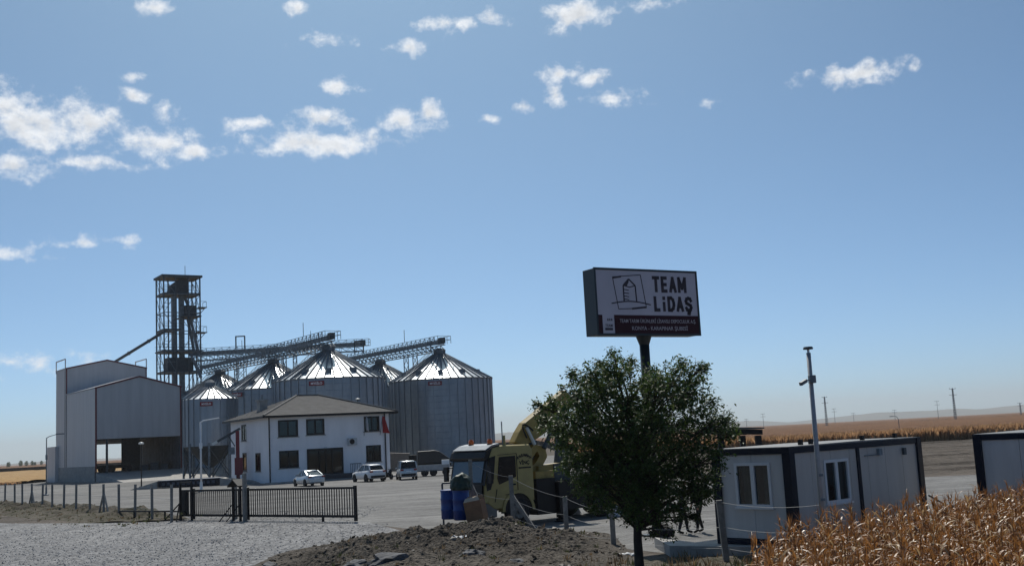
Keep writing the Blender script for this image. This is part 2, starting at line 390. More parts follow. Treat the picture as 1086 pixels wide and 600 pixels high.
# ploughed strip beyond the yard at right
def furrow(x, y):
    e = min(1, max(0, (y - 65.5) / 2.0)) * min(1, max(0, (149.5 - y) / 2.0)) * min(1, max(0, (x - 12.5 - max(0, 90 - y) * .1) / 3.0))
    return -.03 + e * (.04 + .22 * (.5 + fbm(x * .05, y * .75, 4)) + .05 * fbm(x * .9, y * .9, 3))
structure(grid('ploughed_soil', lin(12, 112, 150), lin(65, 150, 260), furrow, SOIL, smooth=False))
# far hills
def hill_z(x, y):
    r = max(0, .5 + .9 * fbm(x / 1500.0 + 4.3, y / 2500.0, 4)) * math.exp(-((y - 8000) / 900.0) ** 2)
    return 72 * r * (1 + .3 * math.tanh((x - 500) / 1200.0)) - 1.5
structure(grid('hills', lin(-7500, 7500, 260), lin(6300, 9900, 22), hill_z, HILL))
# far fields
def tops(h): return lambda x, y: h + .35 * fbm(x * .35, y * .35, 3) - (.5 if y < 152 else 0)
def field(name, xs, ys, h, m, blades, label, front):
    root = thing(name, label, 'field'); root['kind'] = 'stuff'
    g = grid('crop_tops', xs, ys, tops(h), m); g.parent = root; g['kind'] = 'stuff'
    b = MB(); rnd = random.Random(5)
    for k in range(blades):
        x = rnd.uniform(*front[0]); y = front[1] + abs(rnd.gauss(0, 1.2)); z = h * rnd.uniform(.8, 1.15)
        a = rnd.uniform(0, math.pi); w = .06 + .10 * rnd.random()
        lx, ly = rnd.gauss(0, .16), rnd.gauss(0, .16); ca, sa = math.cos(a) * w, math.sin(a) * w
        b.add([(x - ca * .4, y - sa * .4, 0), (x + ca * .4, y + sa * .4, 0), (x + ca + lx, y + sa + ly, z * .7), (x + lx * 2.4, y + ly * 2.4, z), (x - ca + lx, y - sa + ly, z * .66)], [(0, 1, 2, 3, 4)])
    o = b.build('standing_stalks', CORN_FAR, root, fix=False); o['kind'] = 'stuff'
    return root
def spread(a, b, n, p=2.2): return [a + (b - a) * (i / (n - 1)) ** p for i in range(n)]
field('corn_field', lin(8, 300, 240), [150.6, 151.4, 152.4] + spread(154, 520, 90, 1.7), 1.9, CORN_TOP, 16000, 'brown field of dry standing corn beyond the bare soil', ((8, 190), 150))
structure(grid('far_field', lin(-2500, 2500, 60), spread(515, 5200, 50, 2), lambda x, y: 2.0 + .2 * fbm(x * .02, y * .02, 2), CORN_TOP))
field('stubble_field', lin(-420, -88, 120), [196.6, 198] + spread(200, 520, 40, 1.7), .5, STUBBLE, 7000, 'tan orange crop field at the far left behind the hall', ((-200, -88), 196))

rnd = random.Random(77); gv = MB()
for k in range(15000):
    y = 31 + 34 * rnd.random() ** 1.3; x = rnd.uniform(-.47 * y - .5, -.1 * y - 1)
    if x > -7.8 and y > 50 or x > -8.6 and 27 < y < 38 or (x < -19 and y > 61): continue
    r = .012 + .034 * rnd.random() ** 2; a = rnd.random() * 6.28; c_, s_ = math.cos(a) * r, math.sin(a) * r; hh = r * rnd.uniform(.5, 1.1)
    gv.add([(x + c_, y + s_, .005), (x - s_, y + c_, .005), (x - c_ * 1.3, y - s_ * 1.3, .005), (x + s_, y - c_, .005), (x + c_ * .2, y + s_ * .1, .008 + hh)], [(0, 1, 4), (1, 2, 4), (2, 3, 4), (3, 0, 4)], rnd.choice((0, 0, 1, 2)))
o = gv.build('loose_gravel', [mat('grey gravel', (.26, .26, .265), .9, var=.2, scale=4, world_pos=True), mat('pale gravel', (.38, .37, .36), .9, var=.1, scale=4, world_pos=True), mat('dark gravel', (.14, .142, .15), .9, var=.2, scale=4, world_pos=True)], fix=False)
tag(o, 'loose grey gravel stones strewn over the access road', 'gravel'); o['kind'] = 'stuff'

# ------------------------------------------------------------------ unloading hall
HC = G(101, 511.2); HA = R(35.5)
hall = thing('unloading_hall', 'tall grey panel hall with red edge trim and open truck bay at the left', 'hall', HC, HA)
WF, D1, D2, E1, P1, E2, P2, OPN = 13.9, 18.6, 25.6, 14.9, 16.7, 19.5, 20.95, 6.75
m = MB().prism([(0, OPN), (WF, OPN), (WF, E1), (WF / 2, P1), (0, E1)], 0, .12); m.build('front_gable', PANEL, hall)
MB().b6(0.002, .12, .125, D1, 2.4, E1 - .02).build('side_wall', PANEL, hall)
MB().b6(WF - .12, WF - .002, .125, D1, 1.4, E1 - .02).build('side_wall', PANEL, hall)
MB().b6(0.0, .14, D1 + .05, D2, 2.4, E2).build('side_wall', PANEL, hall)
MB().b6(WF - .14, WF, D1 + .05, D2, 1.4, E2).build('side_wall', PANEL, hall)
MB().prism([(-.02, OPN), (WF + .02, OPN), (WF + .02, E2), (WF / 2, P2), (-.02, E2)], D1, D1 + .12).build('upper_gable', PANEL, hall)
mb = MB(); mb.prism([(0, OPN - .5), (WF, OPN - .5), (WF, E2), (WF / 2, P2), (0, E2)], D2, D2 + .12)
mb.prism([(0, 1.4), (6.4, 1.4), (6.4, OPN - .5), (0, OPN - .5)], D2, D2 + .12)
mb.prism([(13.0, 1.4), (WF, 1.4), (WF, OPN - .5), (12.2, OPN - .5), (13.0, OPN - 1.3)], D2, D2 + .12)
mb.build('rear_wall', PANEL, hall)
for (ya, yb, e, p) in ((-.1, D1 - .01, E1, P1), (D1 - .1, D2 + .2, E2, P2)):
    MB().prism([(-.1, e + .02), (WF / 2, p + .02), (WF + .1, e + .02), (WF + .1, e + .14), (WF / 2, p + .16), (-.1, e + .14)], ya, yb).build('roof', PANEL, hall)
def trim(a, b, y, w=.22): MB().bar((a[0], y, a[1]), (b[0], y, b[1]), .07, w).build('edge_trim', RED_TRIM, hall)
trim((-.1, E1 - .02), (WF / 2, P1 - .02), -.14); trim((WF / 2, P1 - .02), (WF + .1, E1 - .02), -.14)
trim((.1, 1.5), (.1, E1 - .05), -.05, .26); trim((WF - .1, 1.5), (WF - .1, E1 - .05), -.05, .2)
trim((-.1, E2), (WF / 2, P2), D1 - .12, .2); trim((WF / 2, P2), (WF + .1, E2), D1 - .12, .2)
trim((.05, E1 + .2), (.05, E2), D1 - .06, .2); trim((WF - .05, E1 + .2), (WF - .05, E2), D1 - .06, .2)
MB().b6(-.05, .0, D1 + .6, D1 + .75, 2.5, E2).build('downpipe', DSTEEL, hall)
MB().b6(-.05, .0, D1 - .4, D1 - .25, .2, E1).build('downpipe', DSTEEL, hall)
for k in range(9):                               # concrete plinth panels
    y0 = .1 + k * (D2 - .1) / 9
    MB().b6(-.06, .2, y0 + .03, y0 + (D2 - .1) / 9 - .03, 0, 2.5).build('plinth_panel', CONC, hall)
MB().b6(-.02, .15, .1, D2, 0, 2.44).build('plinth_core', DSTEEL, hall)
for y in (3.2, 9.5, 16.0):
    MB().b6(.2, .5, y, y + .3, 1.4, E1 - .1).build('column', DSTEEL, hall)
MB().b6(1.75, 2.05, .2, .5, 1.4, OPN).build('column', DSTEEL, hall)
for k in range(14):
    y0 = .3 + k * 1.75
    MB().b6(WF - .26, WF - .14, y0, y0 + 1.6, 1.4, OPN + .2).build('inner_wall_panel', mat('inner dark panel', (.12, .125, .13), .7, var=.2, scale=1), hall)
for k in range(2):
    MB().b6(9.6 + k * 2.0, 7.85 + k * 2.0, 13 + k * 2, 13.25 + k * 2, 1.4, OPN + 3).build('column', DSTEEL, hall)
MB().b6(0.15, WF - .15, .15, D2, 1.2, 1.4).build('bay_floor', CONC, hall)
def frame_loop(x0, x1, y, z0, z1):
    mb = MB(); mb.b6(x0, x0 + .16, y, y + .16, z0, z1).b6(x1 - .16, x1, y, y + .16, z0, z1).b6(x0, x1, y + .001, y + .159, z1 + .002, z1 + .17)
    mb.build('parapet_frame', PANEL, hall)
mb = MB(); mb.b6(-.15, .0, D1 + .2, D1 + .36, E2 - .4, E2 + 1.6).b6(-.15, .0, D2 - .3, D2 - .14, E2 - .4, E2 + 1.6).b6(-.149, -.001, D1 + .2, D2 - .14, E2 + 1.602, E2 + 1.78); mb.build('parapet_frame', PANEL, hall)
mb = MB(); mb.b6(WF, WF + .15, D1 + .2, D1 + .36, E2 - .4, E2 + 1.6).b6(WF, WF + .15, D2 - .3, D2 - .14, E2 - .4, E2 + 1.6).b6(WF + .001, WF + .149, D1 + .2, D2 - .14, E2 + 1.602, E2 + 1.78); mb.build('parapet_frame', PANEL, hall)
mb = MB(); mb.b6(-.6, 0.0, D2 - 2, D2 + 4, 0, 6.2); mb.build('annex', PANEL, hall)
# concrete ramp
ramp = MB(); ramp.prism([(-15, .0), (.1, 1.38), (.1, -.05), (-15, -.05)], .1, WF + 9, 'x')
structure(obj('concrete_ramp', ramp.mesh('concrete_ramp', CONC), None, HC, HA))
hm = Matrix.Translation(HC) @ Matrix.Rotation(HA, 4, 'Z')
# dark trailer parked inside the bay
tr = thing('dump_trailer', 'dark dump trailer standing inside the open hall bay', 'trailer', hm @ Vector((1.6, 5, 1.4)), HA)
MB().b6(0, 5.5, 0, 2.3, .75, 1.15).build('body', BLACK, tr); MB().b6(.2, 6.3, .3, 2.0, .6, .9).build('chassis', DSTEEL, tr)
for x in (1.2, 2.5, 5.2):
    for y in (.05, 2.05): MB().tube((x, y, .5), (x, y + .25, .5), .5, n=18).build('wheel', RUBBER, tr)
for k, x in enumerate((8.2, 10.0, 11.6)):
    s = MB(); s.b6(0, 1.3, 0, 1.2, 0, .9 + .3 * (k % 2)); tag(s.build('machine_crate', DSTEEL), ['low dark machine box by the inner wall of the hall bay', 'taller dark machine box in the middle of the hall bay', 'dark machine box nearest the right wall of the hall bay'][k], 'machine').location = hm @ Vector((x, 4, 1.4))

# ------------------------------------------------------------------ silos
SR, SE, SP, NP = 8.0, 13.0, 17.3, 40
def roof_panel_mesh(r, e, p, n, r_in):
    a = math.pi / n; mb = MB(); h = (p - e) / (r - r_in)
    A = [(r * math.cos(-a), r * math.sin(-a), e), (r * math.cos(a), r * math.sin(a), e), (r_in * math.cos(a), r_in * math.sin(a), p), (r_in * math.cos(-a), r_in * math.sin(-a), p)]
    mb.add(A, [(0, 1, 2, 3)])
    t = Vector((-math.sin(-a), math.cos(-a), 0)) * .26; u = Vector((h, 0, 1)).normalized() * .16   # standing seam
    b0, b1 = Vector(A[0]), Vector(A[3])
    mb.add([b0, b0 + t, b0 + t * .6 + u, b0 + t * .3 + u, b1, b1 + t, b1 + t * .6 + u, b1 + t * .3 + u], [(0, 3, 7, 4), (3, 2, 6, 7), (2, 1, 5, 6), (0, 1, 2, 3)], 1)
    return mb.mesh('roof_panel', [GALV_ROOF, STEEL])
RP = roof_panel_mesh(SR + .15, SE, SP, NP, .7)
def wall_mesh(r, z0, z1, n=80, rings=14):
    mb = MB(); prof = []
    for k in range(rings + 1):
        z = z0 + (z1 - z0) * k / rings
        prof += [(r, z), (r, z + .03)] if k < rings else [(r, z)]
        if k < rings: prof[-2:] = [(r + .03, z), (r, z + .06)]
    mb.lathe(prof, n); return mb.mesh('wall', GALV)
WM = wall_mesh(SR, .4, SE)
STIFF = MB().box((0, 0, (SE + .4) / 2), (.10, .16, SE - .4)).mesh('stiffener', GALV)
HATCH = MB().b6(-.35, .35, -.4, .4, 0, .75).mesh('roof_vent', STEEL)
def silo(px, Y, label, logo_az=None):
    c = D(px, 430, Y); root = thing('grain_silo', label, 'silo', (c.x, c.y, 0), 0, 'large grain silos')
    face = math.atan2(-c.y, -c.x)
    MB().lathe([(SR + .3, 0), (SR + .3, .42)], 48).build('foundation', CONC, root)
    obj('wall', WM, root)
    for k in range(NP):
        a = 2 * math.pi * (k + .5) / NP
        obj('stiffener', STIFF, root, ((SR + .09) * math.cos(a), (SR + .09) * math.sin(a), 0), a)
        obj('roof_panel', RP, root, None, 2 * math.pi * k / NP)
    MB().lathe([(SR + .18, SE - .12), (SR + .22, SE + .02), (SR + .1, SE + .04)], 80).build('eave_ring', STEEL, root)
    MB().lathe([(.95, SP - .15), (.95, SP + .45), (.6, SP + .8), (.25, SP + .9)], 20).build('roof_cap', STEEL, root)
    for k in range(5):
        a = face + R(-62 + 31 * k); r = SR * .8
        obj('roof_vent', HATCH, root, (r * math.cos(a), r * math.sin(a), SE + .62), a)
    a = face + R(-38); pts = []                                   # stair running up the roof
    mb = MB()
    for k in range(22):
        t = k / 21; r = SR - .1 - t * (SR - 1.1); z = SE + .12 + t * (SP - SE)
        p = Vector((r * math.cos(a), r * math.sin(a), z)); s = Vector((-math.sin(a), math.cos(a), 0)) * .4
        mb.bar(p - s, p + s, .22, .05); mb.bar(p + s, p + s + Vector((0, 0, 1)), .05); mb.bar(p - s, p - s + Vector((0, 0, 1)), .05)
        pts.append(p)
    for sg in (-.4, .4):
        s = Vector((-math.sin(a), math.cos(a), 0)) * sg
        mb.bar(pts[0] + s + Vector((0, 0, 1)), pts[-1] + s + Vector((0, 0, 1)), .06)
    mb.build('roof_stair', STEEL, root)
    if logo_az is not None:
        a = face + R(logo_az); r = SR + .28; q = a + math.pi / 2
        lo = MB().box((0, 0, 0), (2.1, .08, .62)).build('name_plate', RED, root); lo.location = (r * math.cos(a), r * math.sin(a), SE - .75); lo.rotation_euler.z = q
        text('plate_lettering', 'MYSİLO', .42, WHITE, lo, (0, -.05, -.15), (R(90), 0, 0), 1.05, .012, 'CENTER')
    return root
silo(468.5, 176, 'rightmost large galvanised grain silo, nearest the yellow truck', -6)
silo(350, 160, 'large galvanised silo with broad bright roof directly behind the white office', -12)
silo(291, 178, 'large galvanised silo left of the one behind the office', -42)
silo(234, 196, 'farthest left large silo, mostly hidden behind the hopper silo', None)
silo(405, 192, 'large silo in the back row peeping out between the two front silos', None)
# small hopper silo on legs
hc = D(223.5, 450, 158); HR, HE, HB, HP = 3.75, 11.1, 4.6, 13.0
hs = thing('hopper_silo', 'small galvanised hopper silo raised on steel legs beside the hall', 'silo', (hc.x, hc.y, 0))
mb = MB(); mb.lathe([(HR, HB), (HR, HE)], 44); mb.build('wall', GALV, hs); MB().lathe([(.3, 1.6), (HR - .02, HB - .002)], 32).build('hopper_cone', DSTEEL, hs)  # cone coloured dark to hold the shade beneath the silo
RP2 = roof_panel_mesh(HR + .12, HE, HP, 24, .5); ST2 = MB().box((0, 0, (HB + HE) / 2), (.1, .14, HE - HB)).mesh('stiffener', GALV)
for k in range(24):
    a = 2 * math.pi * (k + .5) / 24
    obj('roof_panel', RP2, hs, None, 2 * math.pi * k / 24); obj('stiffener', ST2, hs, ((HR + .06) * math.cos(a), (HR + .06) * math.sin(a), 0), a)
MB().lathe([(.7, HP - .15), (.7, HP + .5), (.3, HP + .9)], 16).build('roof_cap', STEEL, hs)
for k in range(8):
    a = 2 * math.pi * k / 8 + .2
    MB().tube((HR * math.cos(a), HR * math.sin(a), 0), (HR * math.cos(a), HR * math.sin(a), HB + .4), .16).build('leg', STEEL, hs)
mb = MB()
for k in range(8):
    a, b = 2 * math.pi * k / 8 + .2, 2 * math.pi * (k + 1) / 8 + .2
    mb.bar((HR * math.cos(a), HR * math.sin(a), .3), (HR * math.cos(b), HR * math.sin(b), HB - .2), .1); mb.bar((HR * math.cos(b), HR * math.sin(b), .3), (HR * math.cos(a), HR * math.sin(a), HB - .2), .1)
mb.build('leg_bracing', DSTEEL, hs)
fa = math.atan2(-hc.y, -hc.x) - R(8)
lo = MB().box((0, 0, 0), (1.7, .08, .6)).build('name_plate', RED, hs); lo.location = ((HR + .2) * math.cos(fa), (HR + .2) * math.sin(fa), HE - .75); lo.rotation_euler.z = fa + math.pi / 2
text('plate_lettering', 'MYSİLO', .36, WHITE, lo, (0, -.05, -.13), (R(90), 0, 0), 1.0, .01, 'CENTER')

# ------------------------------------------------------------------ elevator tower
TC = D(190, 450, 206)
tw = thing('elevator_tower', 'tall open steel bucket elevator tower behind the hall', 'tower', (TC.x, TC.y, 0), R(33))
tx, ty, TZ = (-3.3, -1.1, 1.2, 3.4), (-2.5, 2.5), 36.2
for i, x in enumerate(tx):
    for y in ty: MB().b6(x - .11, x + .11, y - .11, y + .11, 0, TZ).build('column', DSTEEL, tw)
MB().b6(-3.42, -3.28, -.1, .1, 0, TZ).build('column', DSTEEL, tw); MB().b6(3.3, 3.5, -.1, .1, 0, TZ).build('column', DSTEEL, tw)
lev = [0, 4.5, 9, 13.6, 18.6, 22.4, 26.2, 29.6, 33, TZ]
for i in range(len(lev) - 1):
    mb = MB(); z0, z1 = lev[i], lev[i + 1]
    for y in ty:
        for k, (a, b) in enumerate(zip(tx[:-1], tx[1:])):
            if k == 1 and i > 2: continue
            (mb.bar((a, y, z0), (b, y, z1), .08) if (i + k) % 2 else mb.bar((b, y, z0), (a, y, z1), .08))
            mb.bar((a, y, (z0 + z1) / 2), (b, y, (z0 + z1) / 2), .07)
        mb.bar((tx[0], y, z1), (tx[-1], y, z1), .14)
    for x in (tx[0], tx[-1]):
        for a, b in ((ty[0], 0), (0, ty[1])):
            mb.bar((x, a, z0), (x, b, z1), .08)
        mb.bar((x, ty[0], z1), (x, ty[1], z1), .14)
    mb.build('bracing', STEEL, tw)
for z, x0, x1 in ((33, -3.4, 3.5), (28.8, .4, 3.6), (26.3, -3.4, -.2), (22.4, -3.6, 3.8), (18.6, -3.4, 3.6)):
    mb = MB(); mb.b6(x0, x1, -2.65, 2.65, z + .08, z + .3)
    for y in (-2.6, 2.6):
        mb.bar((x0, y, z + 1.25), (x1, y, z + 1.25), .06); mb.bar((x0, y, z + .8), (x1, y, z + .8), .05)
    mb.build('platform', DSTEEL, tw)
MB().b6(-3.7, 3.8, -2.9, 2.9, TZ + .02, TZ + .4).build('roof', DSTEEL, tw)
MB().tube((1.4, 0, TZ + .4), (1.4, 0, TZ + 2.6), .05).build('mast', DSTEEL, tw)
for x in (-.75, .62):
    MB().b6(x - .42, x + .42, -.5, .4, 0, 33.4).build('elevator_leg', STEEL, tw)
mb = MB(); mb.prism([(-2.0, 33.3), (1.6, 33.3), (1.6, 36.0), (.0, 36.0), (-1.4, 35.0)], -1.1, .9); mb.build('elevator_head', DSTEEL, tw)
MB().b6(-2.3, 2.4, -1.3, 1.2, 18.9, 21.4).build('distribution_box', DSTEEL, tw)
MB().b6(1.1, 3.1, -.9, .9, 29.1, 31.2).build('drive_unit', DSTEEL, tw)
for a, b in (((1.2, 0, 33), (2.2, 0, 30.5)), ((2.3, 0, 29), (3.6, -.5, 22.5)), ((1.9, .4, 29), (3.2, .8, 22.5)), ((.9, .5, 22), (2.6, .8, 18.5)), ((1.6, -2.2, 22), (3.4, -2.6, 17.5))):
    MB().tube(a, b, .28, n=10).build('spout', STEEL, tw)
for z in (30.7, 26.0):
    mb = MB(); mb.b6(3.5, 5.0, -1.6, .8, z, z + .15)
    for x in (3.6, 4.9):
        for y in (-1.5, .7): mb.bar((x, y, z), (x, y, z + 1.2), .06)
    mb.bar((3.6, -1.5, z + 1.2), (4.9, -1.5, z + 1.2), .06); mb.bar((4.9, -1.5, z + 1.2), (4.9, .7, z + 1.2), .06); mb.bar((3.5, -.4, z - 1.6), (4.9, -.4, z), .1)
    mb.build('side_platform', DSTEEL, tw)
tm = Matrix.Translation((TC.x, TC.y, 0)) @ Matrix.Rotation(R(33), 4, 'Z')
# conveyor bridges
def conveyor(name, p, q, label, legs=(), depth=1.0):
    p, q = Vector(p), Vector(q); d = q - p; L = d.length; rz = math.atan2(d.y, d.x); sl = d.z / math.hypot(d.x, d.y)
    root = thing(name, label, 'conveyor', p, rz, 'conveyor bridges over the silos'); Lh = math.hypot(d.x, d.y)
    mb = MB(); mb.bar((0, 0, .4), (Lh, 0, .4 + Lh * sl), .6, .5)
    for i in range(int(Lh / .95)): x = i * .95; mb.box((x, 0, .42 + x * sl), (.12, .72, .66))
    mb.build('trough', STEEL, root)
    mb = MB(); mb.bar((0, -1.0, .0), (Lh, -1.0, Lh * sl), .9, .08); mb.build('walkway', STEEL, root)
    mb = MB(); n = max(2, int(Lh / 1.4))
    for i in range(n + 1):
        x = Lh * i / n; z = x * sl
        mb.bar((x, -1.45, z), (x, -1.45, z + 1.15), .07)
    for h in (.35, .6, .85, 1.15): mb.bar((0, -1.45, h), (Lh, -1.45, h + Lh * sl), .07)
    for i in range(n):
        a, b = Lh * i / n, Lh * (i + 1) / n; mb.bar((a, -1.45, a * sl), (b, -1.45, 1.15 + b * sl), .06)
    mb.build('railing', STEEL, root)
    mb = MB()
    for y in (-1.4, .5):
        for h in (-.1, -depth): mb.bar((0, y, h), (Lh, y, h + Lh * sl), .14)
        for i in range(n):
            a, b = Lh * i / n, Lh * (i + 1) / n
            mb.bar((a, y, -.1 + a * sl), (b, y, -depth + b * sl), .09); mb.bar((a, y, -depth + a * sl), (a, y, -.1 + a * sl), .08)
    mb.build('truss', STEEL, root)
    for (x, zb) in legs:
        z = x * sl - depth; mb = MB()
        for yy in (-1.3, .4):
            for xx in (-.7, .7): mb.bar((x + xx, yy, zb - p.z), (x + xx, yy, z), .12)
            k = zb - p.z
            while k < z - .4:
                k2 = min(z, k + 1.6); mb.bar((x - .7, yy, k), (x + .7, yy, k2), .07); mb.bar((x + .7, yy, k), (x - .7, yy, k2), .07); k = k2
        mb.build('trestle', STEEL, root)
    mb = MB(); mb.b6(Lh - .6, Lh + .3, -.4, .4, Lh * sl + .1, Lh * sl + 1.0); mb.build('drive_box', DSTEEL, root)
    mb = MB(); mb.b6(Lh - .5, Lh + 1.2, -1.5, -.4, Lh * sl - .12, Lh * sl - .04)
    for x in (Lh - 1.1, Lh, Lh + 1.1):
        for y in (-1.5, .9): mb.bar((x, y, Lh * sl), (x, y, Lh * sl + 1.15), .06)
    for hh in (.6, 1.15):
        for y in (-1.5, .9): mb.bar((Lh - 1.1, y, Lh * sl + hh), (Lh + 1.1, y, Lh * sl + hh), .06)
        mb.bar((Lh + 1.1, -1.5, Lh * sl + hh), (Lh + 1.1, .9, Lh * sl + hh), .06)
    mb.build('head_platform', STEEL, root)
    mb = MB(); mb.tube((Lh * .7, -1.45, Lh * .7 * sl + 1.1), (Lh * .7, -1.45, Lh * .7 * sl + 3.2), .05, n=5); mb.build('light_mast', STEEL, root)
    return root
CZ = 18.75
sc_ = {k: D(px, 430, Y) for k, px, Y in (('a', 468.5, 176), ('b', 350, 160), ('c', 291, 178), ('d', 234, 196), ('e', 405, 192))}
def ext(p, q, f): return p + (q - p) * f
pd = ext(sc_['d'], sc_['c'], -.35); pb = ext(sc_['c'], sc_['b'], 1.06)
conveyor('conveyor_bridge', (pd.x, pd.y, CZ), (sc_['c'].x, sc_['c'].y, CZ), 'left stretch of the lower conveyor bridge, from tower to second silo', [(14, 14)])
conveyor('conveyor_bridge', (sc_['c'].x, sc_['c'].y, CZ + .02), (pb.x, pb.y, CZ + .02), 'stretch of lower conveyor bridge rising to the silo behind the office', [(8, 14)])
pe = ext(sc_['e'], sc_['a'], -.55); pa = ext(sc_['e'], sc_['a'], 1.05)
conveyor('conveyor_bridge', (pe.x, pe.y, CZ), (pa.x, pa.y, CZ), 'right-hand conveyor bridge ending over the rightmost silo', [(22, 13)])
t0 = tm @ Vector((2.5, -1, 0)); t1 = D(388, 430, 206)
conveyor('conveyor_bridge', (t0.x, t0.y, 21.7), (t1.x, t1.y, 21.9), 'long level conveyor bridge from the tower, highest of all', [(9, 17), (16, 15), (26, 15)])
for px, py0, Y in ((255, 362, 200), (381, 367, 204)):        # small portal frames on the upper bridge
    c = D(px, py0 + 8, Y); mb = MB(); mb.b6(-.9, -.7, -.1, .1, 0, 2.2).b6(.7, .9, -.1, .1, 0, 2.2).b6(-.9, .9, -.099, .099, 2.202, 2.4)
    o = tag(mb.build('hoist_frame', DSTEEL), 'small steel hoist frame on the upper conveyor %s' % ('near the tower' if px < 300 else 'at its far right end'), 'frame'); o.location = c
# inclined pipe from hall to tower
hp = hm @ Vector((WF * .62, D1 + 3.5, P2 - .4)); tp = tm @ Vector((-2.5, -2, 26.5)); e_ = tp - hp
ip = thing('inclined_pipe', 'thin inclined grain pipe running from the hall roof up to the tower', 'pipe', hp)
MB().tube((0, 0, 0), e_, .27, n=10).build('pipe', DSTEEL, ip)
for f in (.3, .65): MB().tube(e_ * f, e_ * f + e_.normalized() * .25, .36, n=10).build('flange', DSTEEL, ip)

# ------------------------------------------------------------------ office building
OC = Vector((-27.1, 121.0, 0)); OA = R(30)
of = thing('office_building', 'white two storey office with hipped tile roof and black framed windows', 'building', OC, OA)
OW, OD, OE, OT = 14.1, 14.7, 7.05, 9.6
front_open = [(1.07, 3.31, 4.87, 6.70), (4.25, 6.35, 4.95, 6.70), (11.05, 12.93, 5.05, 6.75), (1.12, 3.31, 1.53, 3.40), (4.25, 8.45, .62, 3.45), (11.2, 13.0, 1.65, 3.50)]
side_open = [(8.0, 9.9, 4.75, 6.6), (8.0, 9.6, 1.3, 3.4), (2.7, 4.6, 1.3, 3.3)]
def wall_with(openings, L, Hh, face):
    """wall slab with real openings; face maps (s,z,depth) to local coordinates"""
    xs = sorted({0, L, *[v for o in openings for v in o[:2]]}); zs = sorted({0, Hh, *[v for o in openings for v in o[2:]]}); mb = MB()
    for a, b in zip(xs[:-1], xs[1:]):
        for c, d in zip(zs[:-1], zs[1:]):
            mx, mz = (a + b) / 2, (c + d) / 2
            if any(o[0] < mx < o[1] and o[2] < mz < o[3] for o in openings): continue
            mb.add([face(s, z, t) for t in (0, .3) for s, z in ((a, c), (b, c), (b, d), (a, d))], [(0, 1, 2, 3), (7, 6, 5, 4), (0, 4, 5, 1), (1, 5, 6, 2), (2, 6, 7, 3), (3, 7, 4, 0)])
    return mb
ff = lambda s, z, t: (s, t, z)
fs_ = lambda s, z, t: (t, .302 + s, z)
wall_with(front_open, OW, OE, ff).build('wall', WHITE_WALL, of)
wall_with(side_open, OD - .302, OE, fs_).build('wall', WHITE_WALL, of)
MB().b6(OW - .3, OW, .302, OD, 0, OE).build('wall', WHITE_WALL, of)
MB().b6(.302, OW - .302, OD - .3, OD, 0, OE).build('wall', WHITE_WALL, of)
MB().b6(.31, OW - .31, .31, OD - .31, 3.5, 3.8).build('floor_slab', WHITE_WALL, of)
def window(op, face, sashes=2, curtain=False):
    a, b, c, d = op; w = MB()
    def bx(s0, s1, z0, z1, t0, t1, mb): mb.add([face(s, z, t) for t in (t0, t1) for s, z in ((s0, z0), (s1, z0), (s1, z1), (s0, z1))], [(0, 1, 2, 3), (7, 6, 5, 4), (0, 4, 5, 1), (1, 5, 6, 2), (2, 6, 7, 3), (3, 7, 4, 0)])
    f = .16
    bx(a, b, c, c + f, -.03, .12, w); bx(a, b, d - f, d, -.03, .12, w); bx(a, a + f, c + f, d - f, -.03, .12, w); bx(b - f, b, c + f, d - f, -.03, .12, w)
    for k in range(1, sashes):
        x = a + (b - a) * k / sashes; bx(x - .07, x + .07, c + f, d - f, -.02, .11, w)
    wo_ = w.build('window', BLACK, of)
    q = MB(); bx(a - .12, b + .12, c - .09, c - .002, -.1, -.001, q); q.build('sill', CONC, wo_)
    for k in range(sashes):
        p = MB(); x0 = a + (b - a) * k / sashes; x1 = a + (b - a) * (k + 1) / sashes
        bx(x0 + (f if k == 0 else .07), x1 - (f if k == sashes - 1 else .07), c + f, d - f, .04, .07, p); p.build('pane', PANE, wo_)
        if curtain or (k == sashes - 1 and c > 4):
            q = MB(); bx(x0 + .12, x1 - .1, c + f, d - f - .1, -.012 if curtain is None else .0, .03, q)
    return wo_
for i, o_ in enumerate(front_open):
    if i != 4: window(o_, ff)
for o_ in side_open: window(o_, fs_, 2 if o_[1] - o_[0] > 1.7 and o_[2] > 4 else 1)
# blinds behind some panes are light surfaces of their own
BL = mat('blind', (.30, .32, .34), .8, var=.1, scale=4); BW = mat('brown curtain', (.14, .10, .07), .9, var=.2, scale=6, stretch=(5, 1, .2))
for (a, b, c, d, mm) in ((2.3, 3.1, 5.05, 6.5, BL), (4.5, 5.2, 5.15, 6.5, BL), (5.45, 6.1, 5.15, 6.5, BL), (11.4, 11.95, 5.2, 6.55, BL), (1.4, 2.1, 1.7, 3.2, BW), (2.35, 3.1, 1.7, 3.2, BW), (4.6, 5.5, .8, 3.1, BW), (7.1, 8.1, .8, 3.1, BW), (11.5, 12.0, 1.85, 2.5, BL)):
    MB().b6(a, b, .22, .236, c, d).build('blind', mm, of)
MB().b6(.6, OW - .6, 3.0, 3.1, .1, 3.45).build('inner_wall', GREY_CLOTH, of); MB().b6(.6, OW - .6, 3.0, 3.1, 3.85, OE - .1).build('inner_wall', GREY_CLOTH, of)
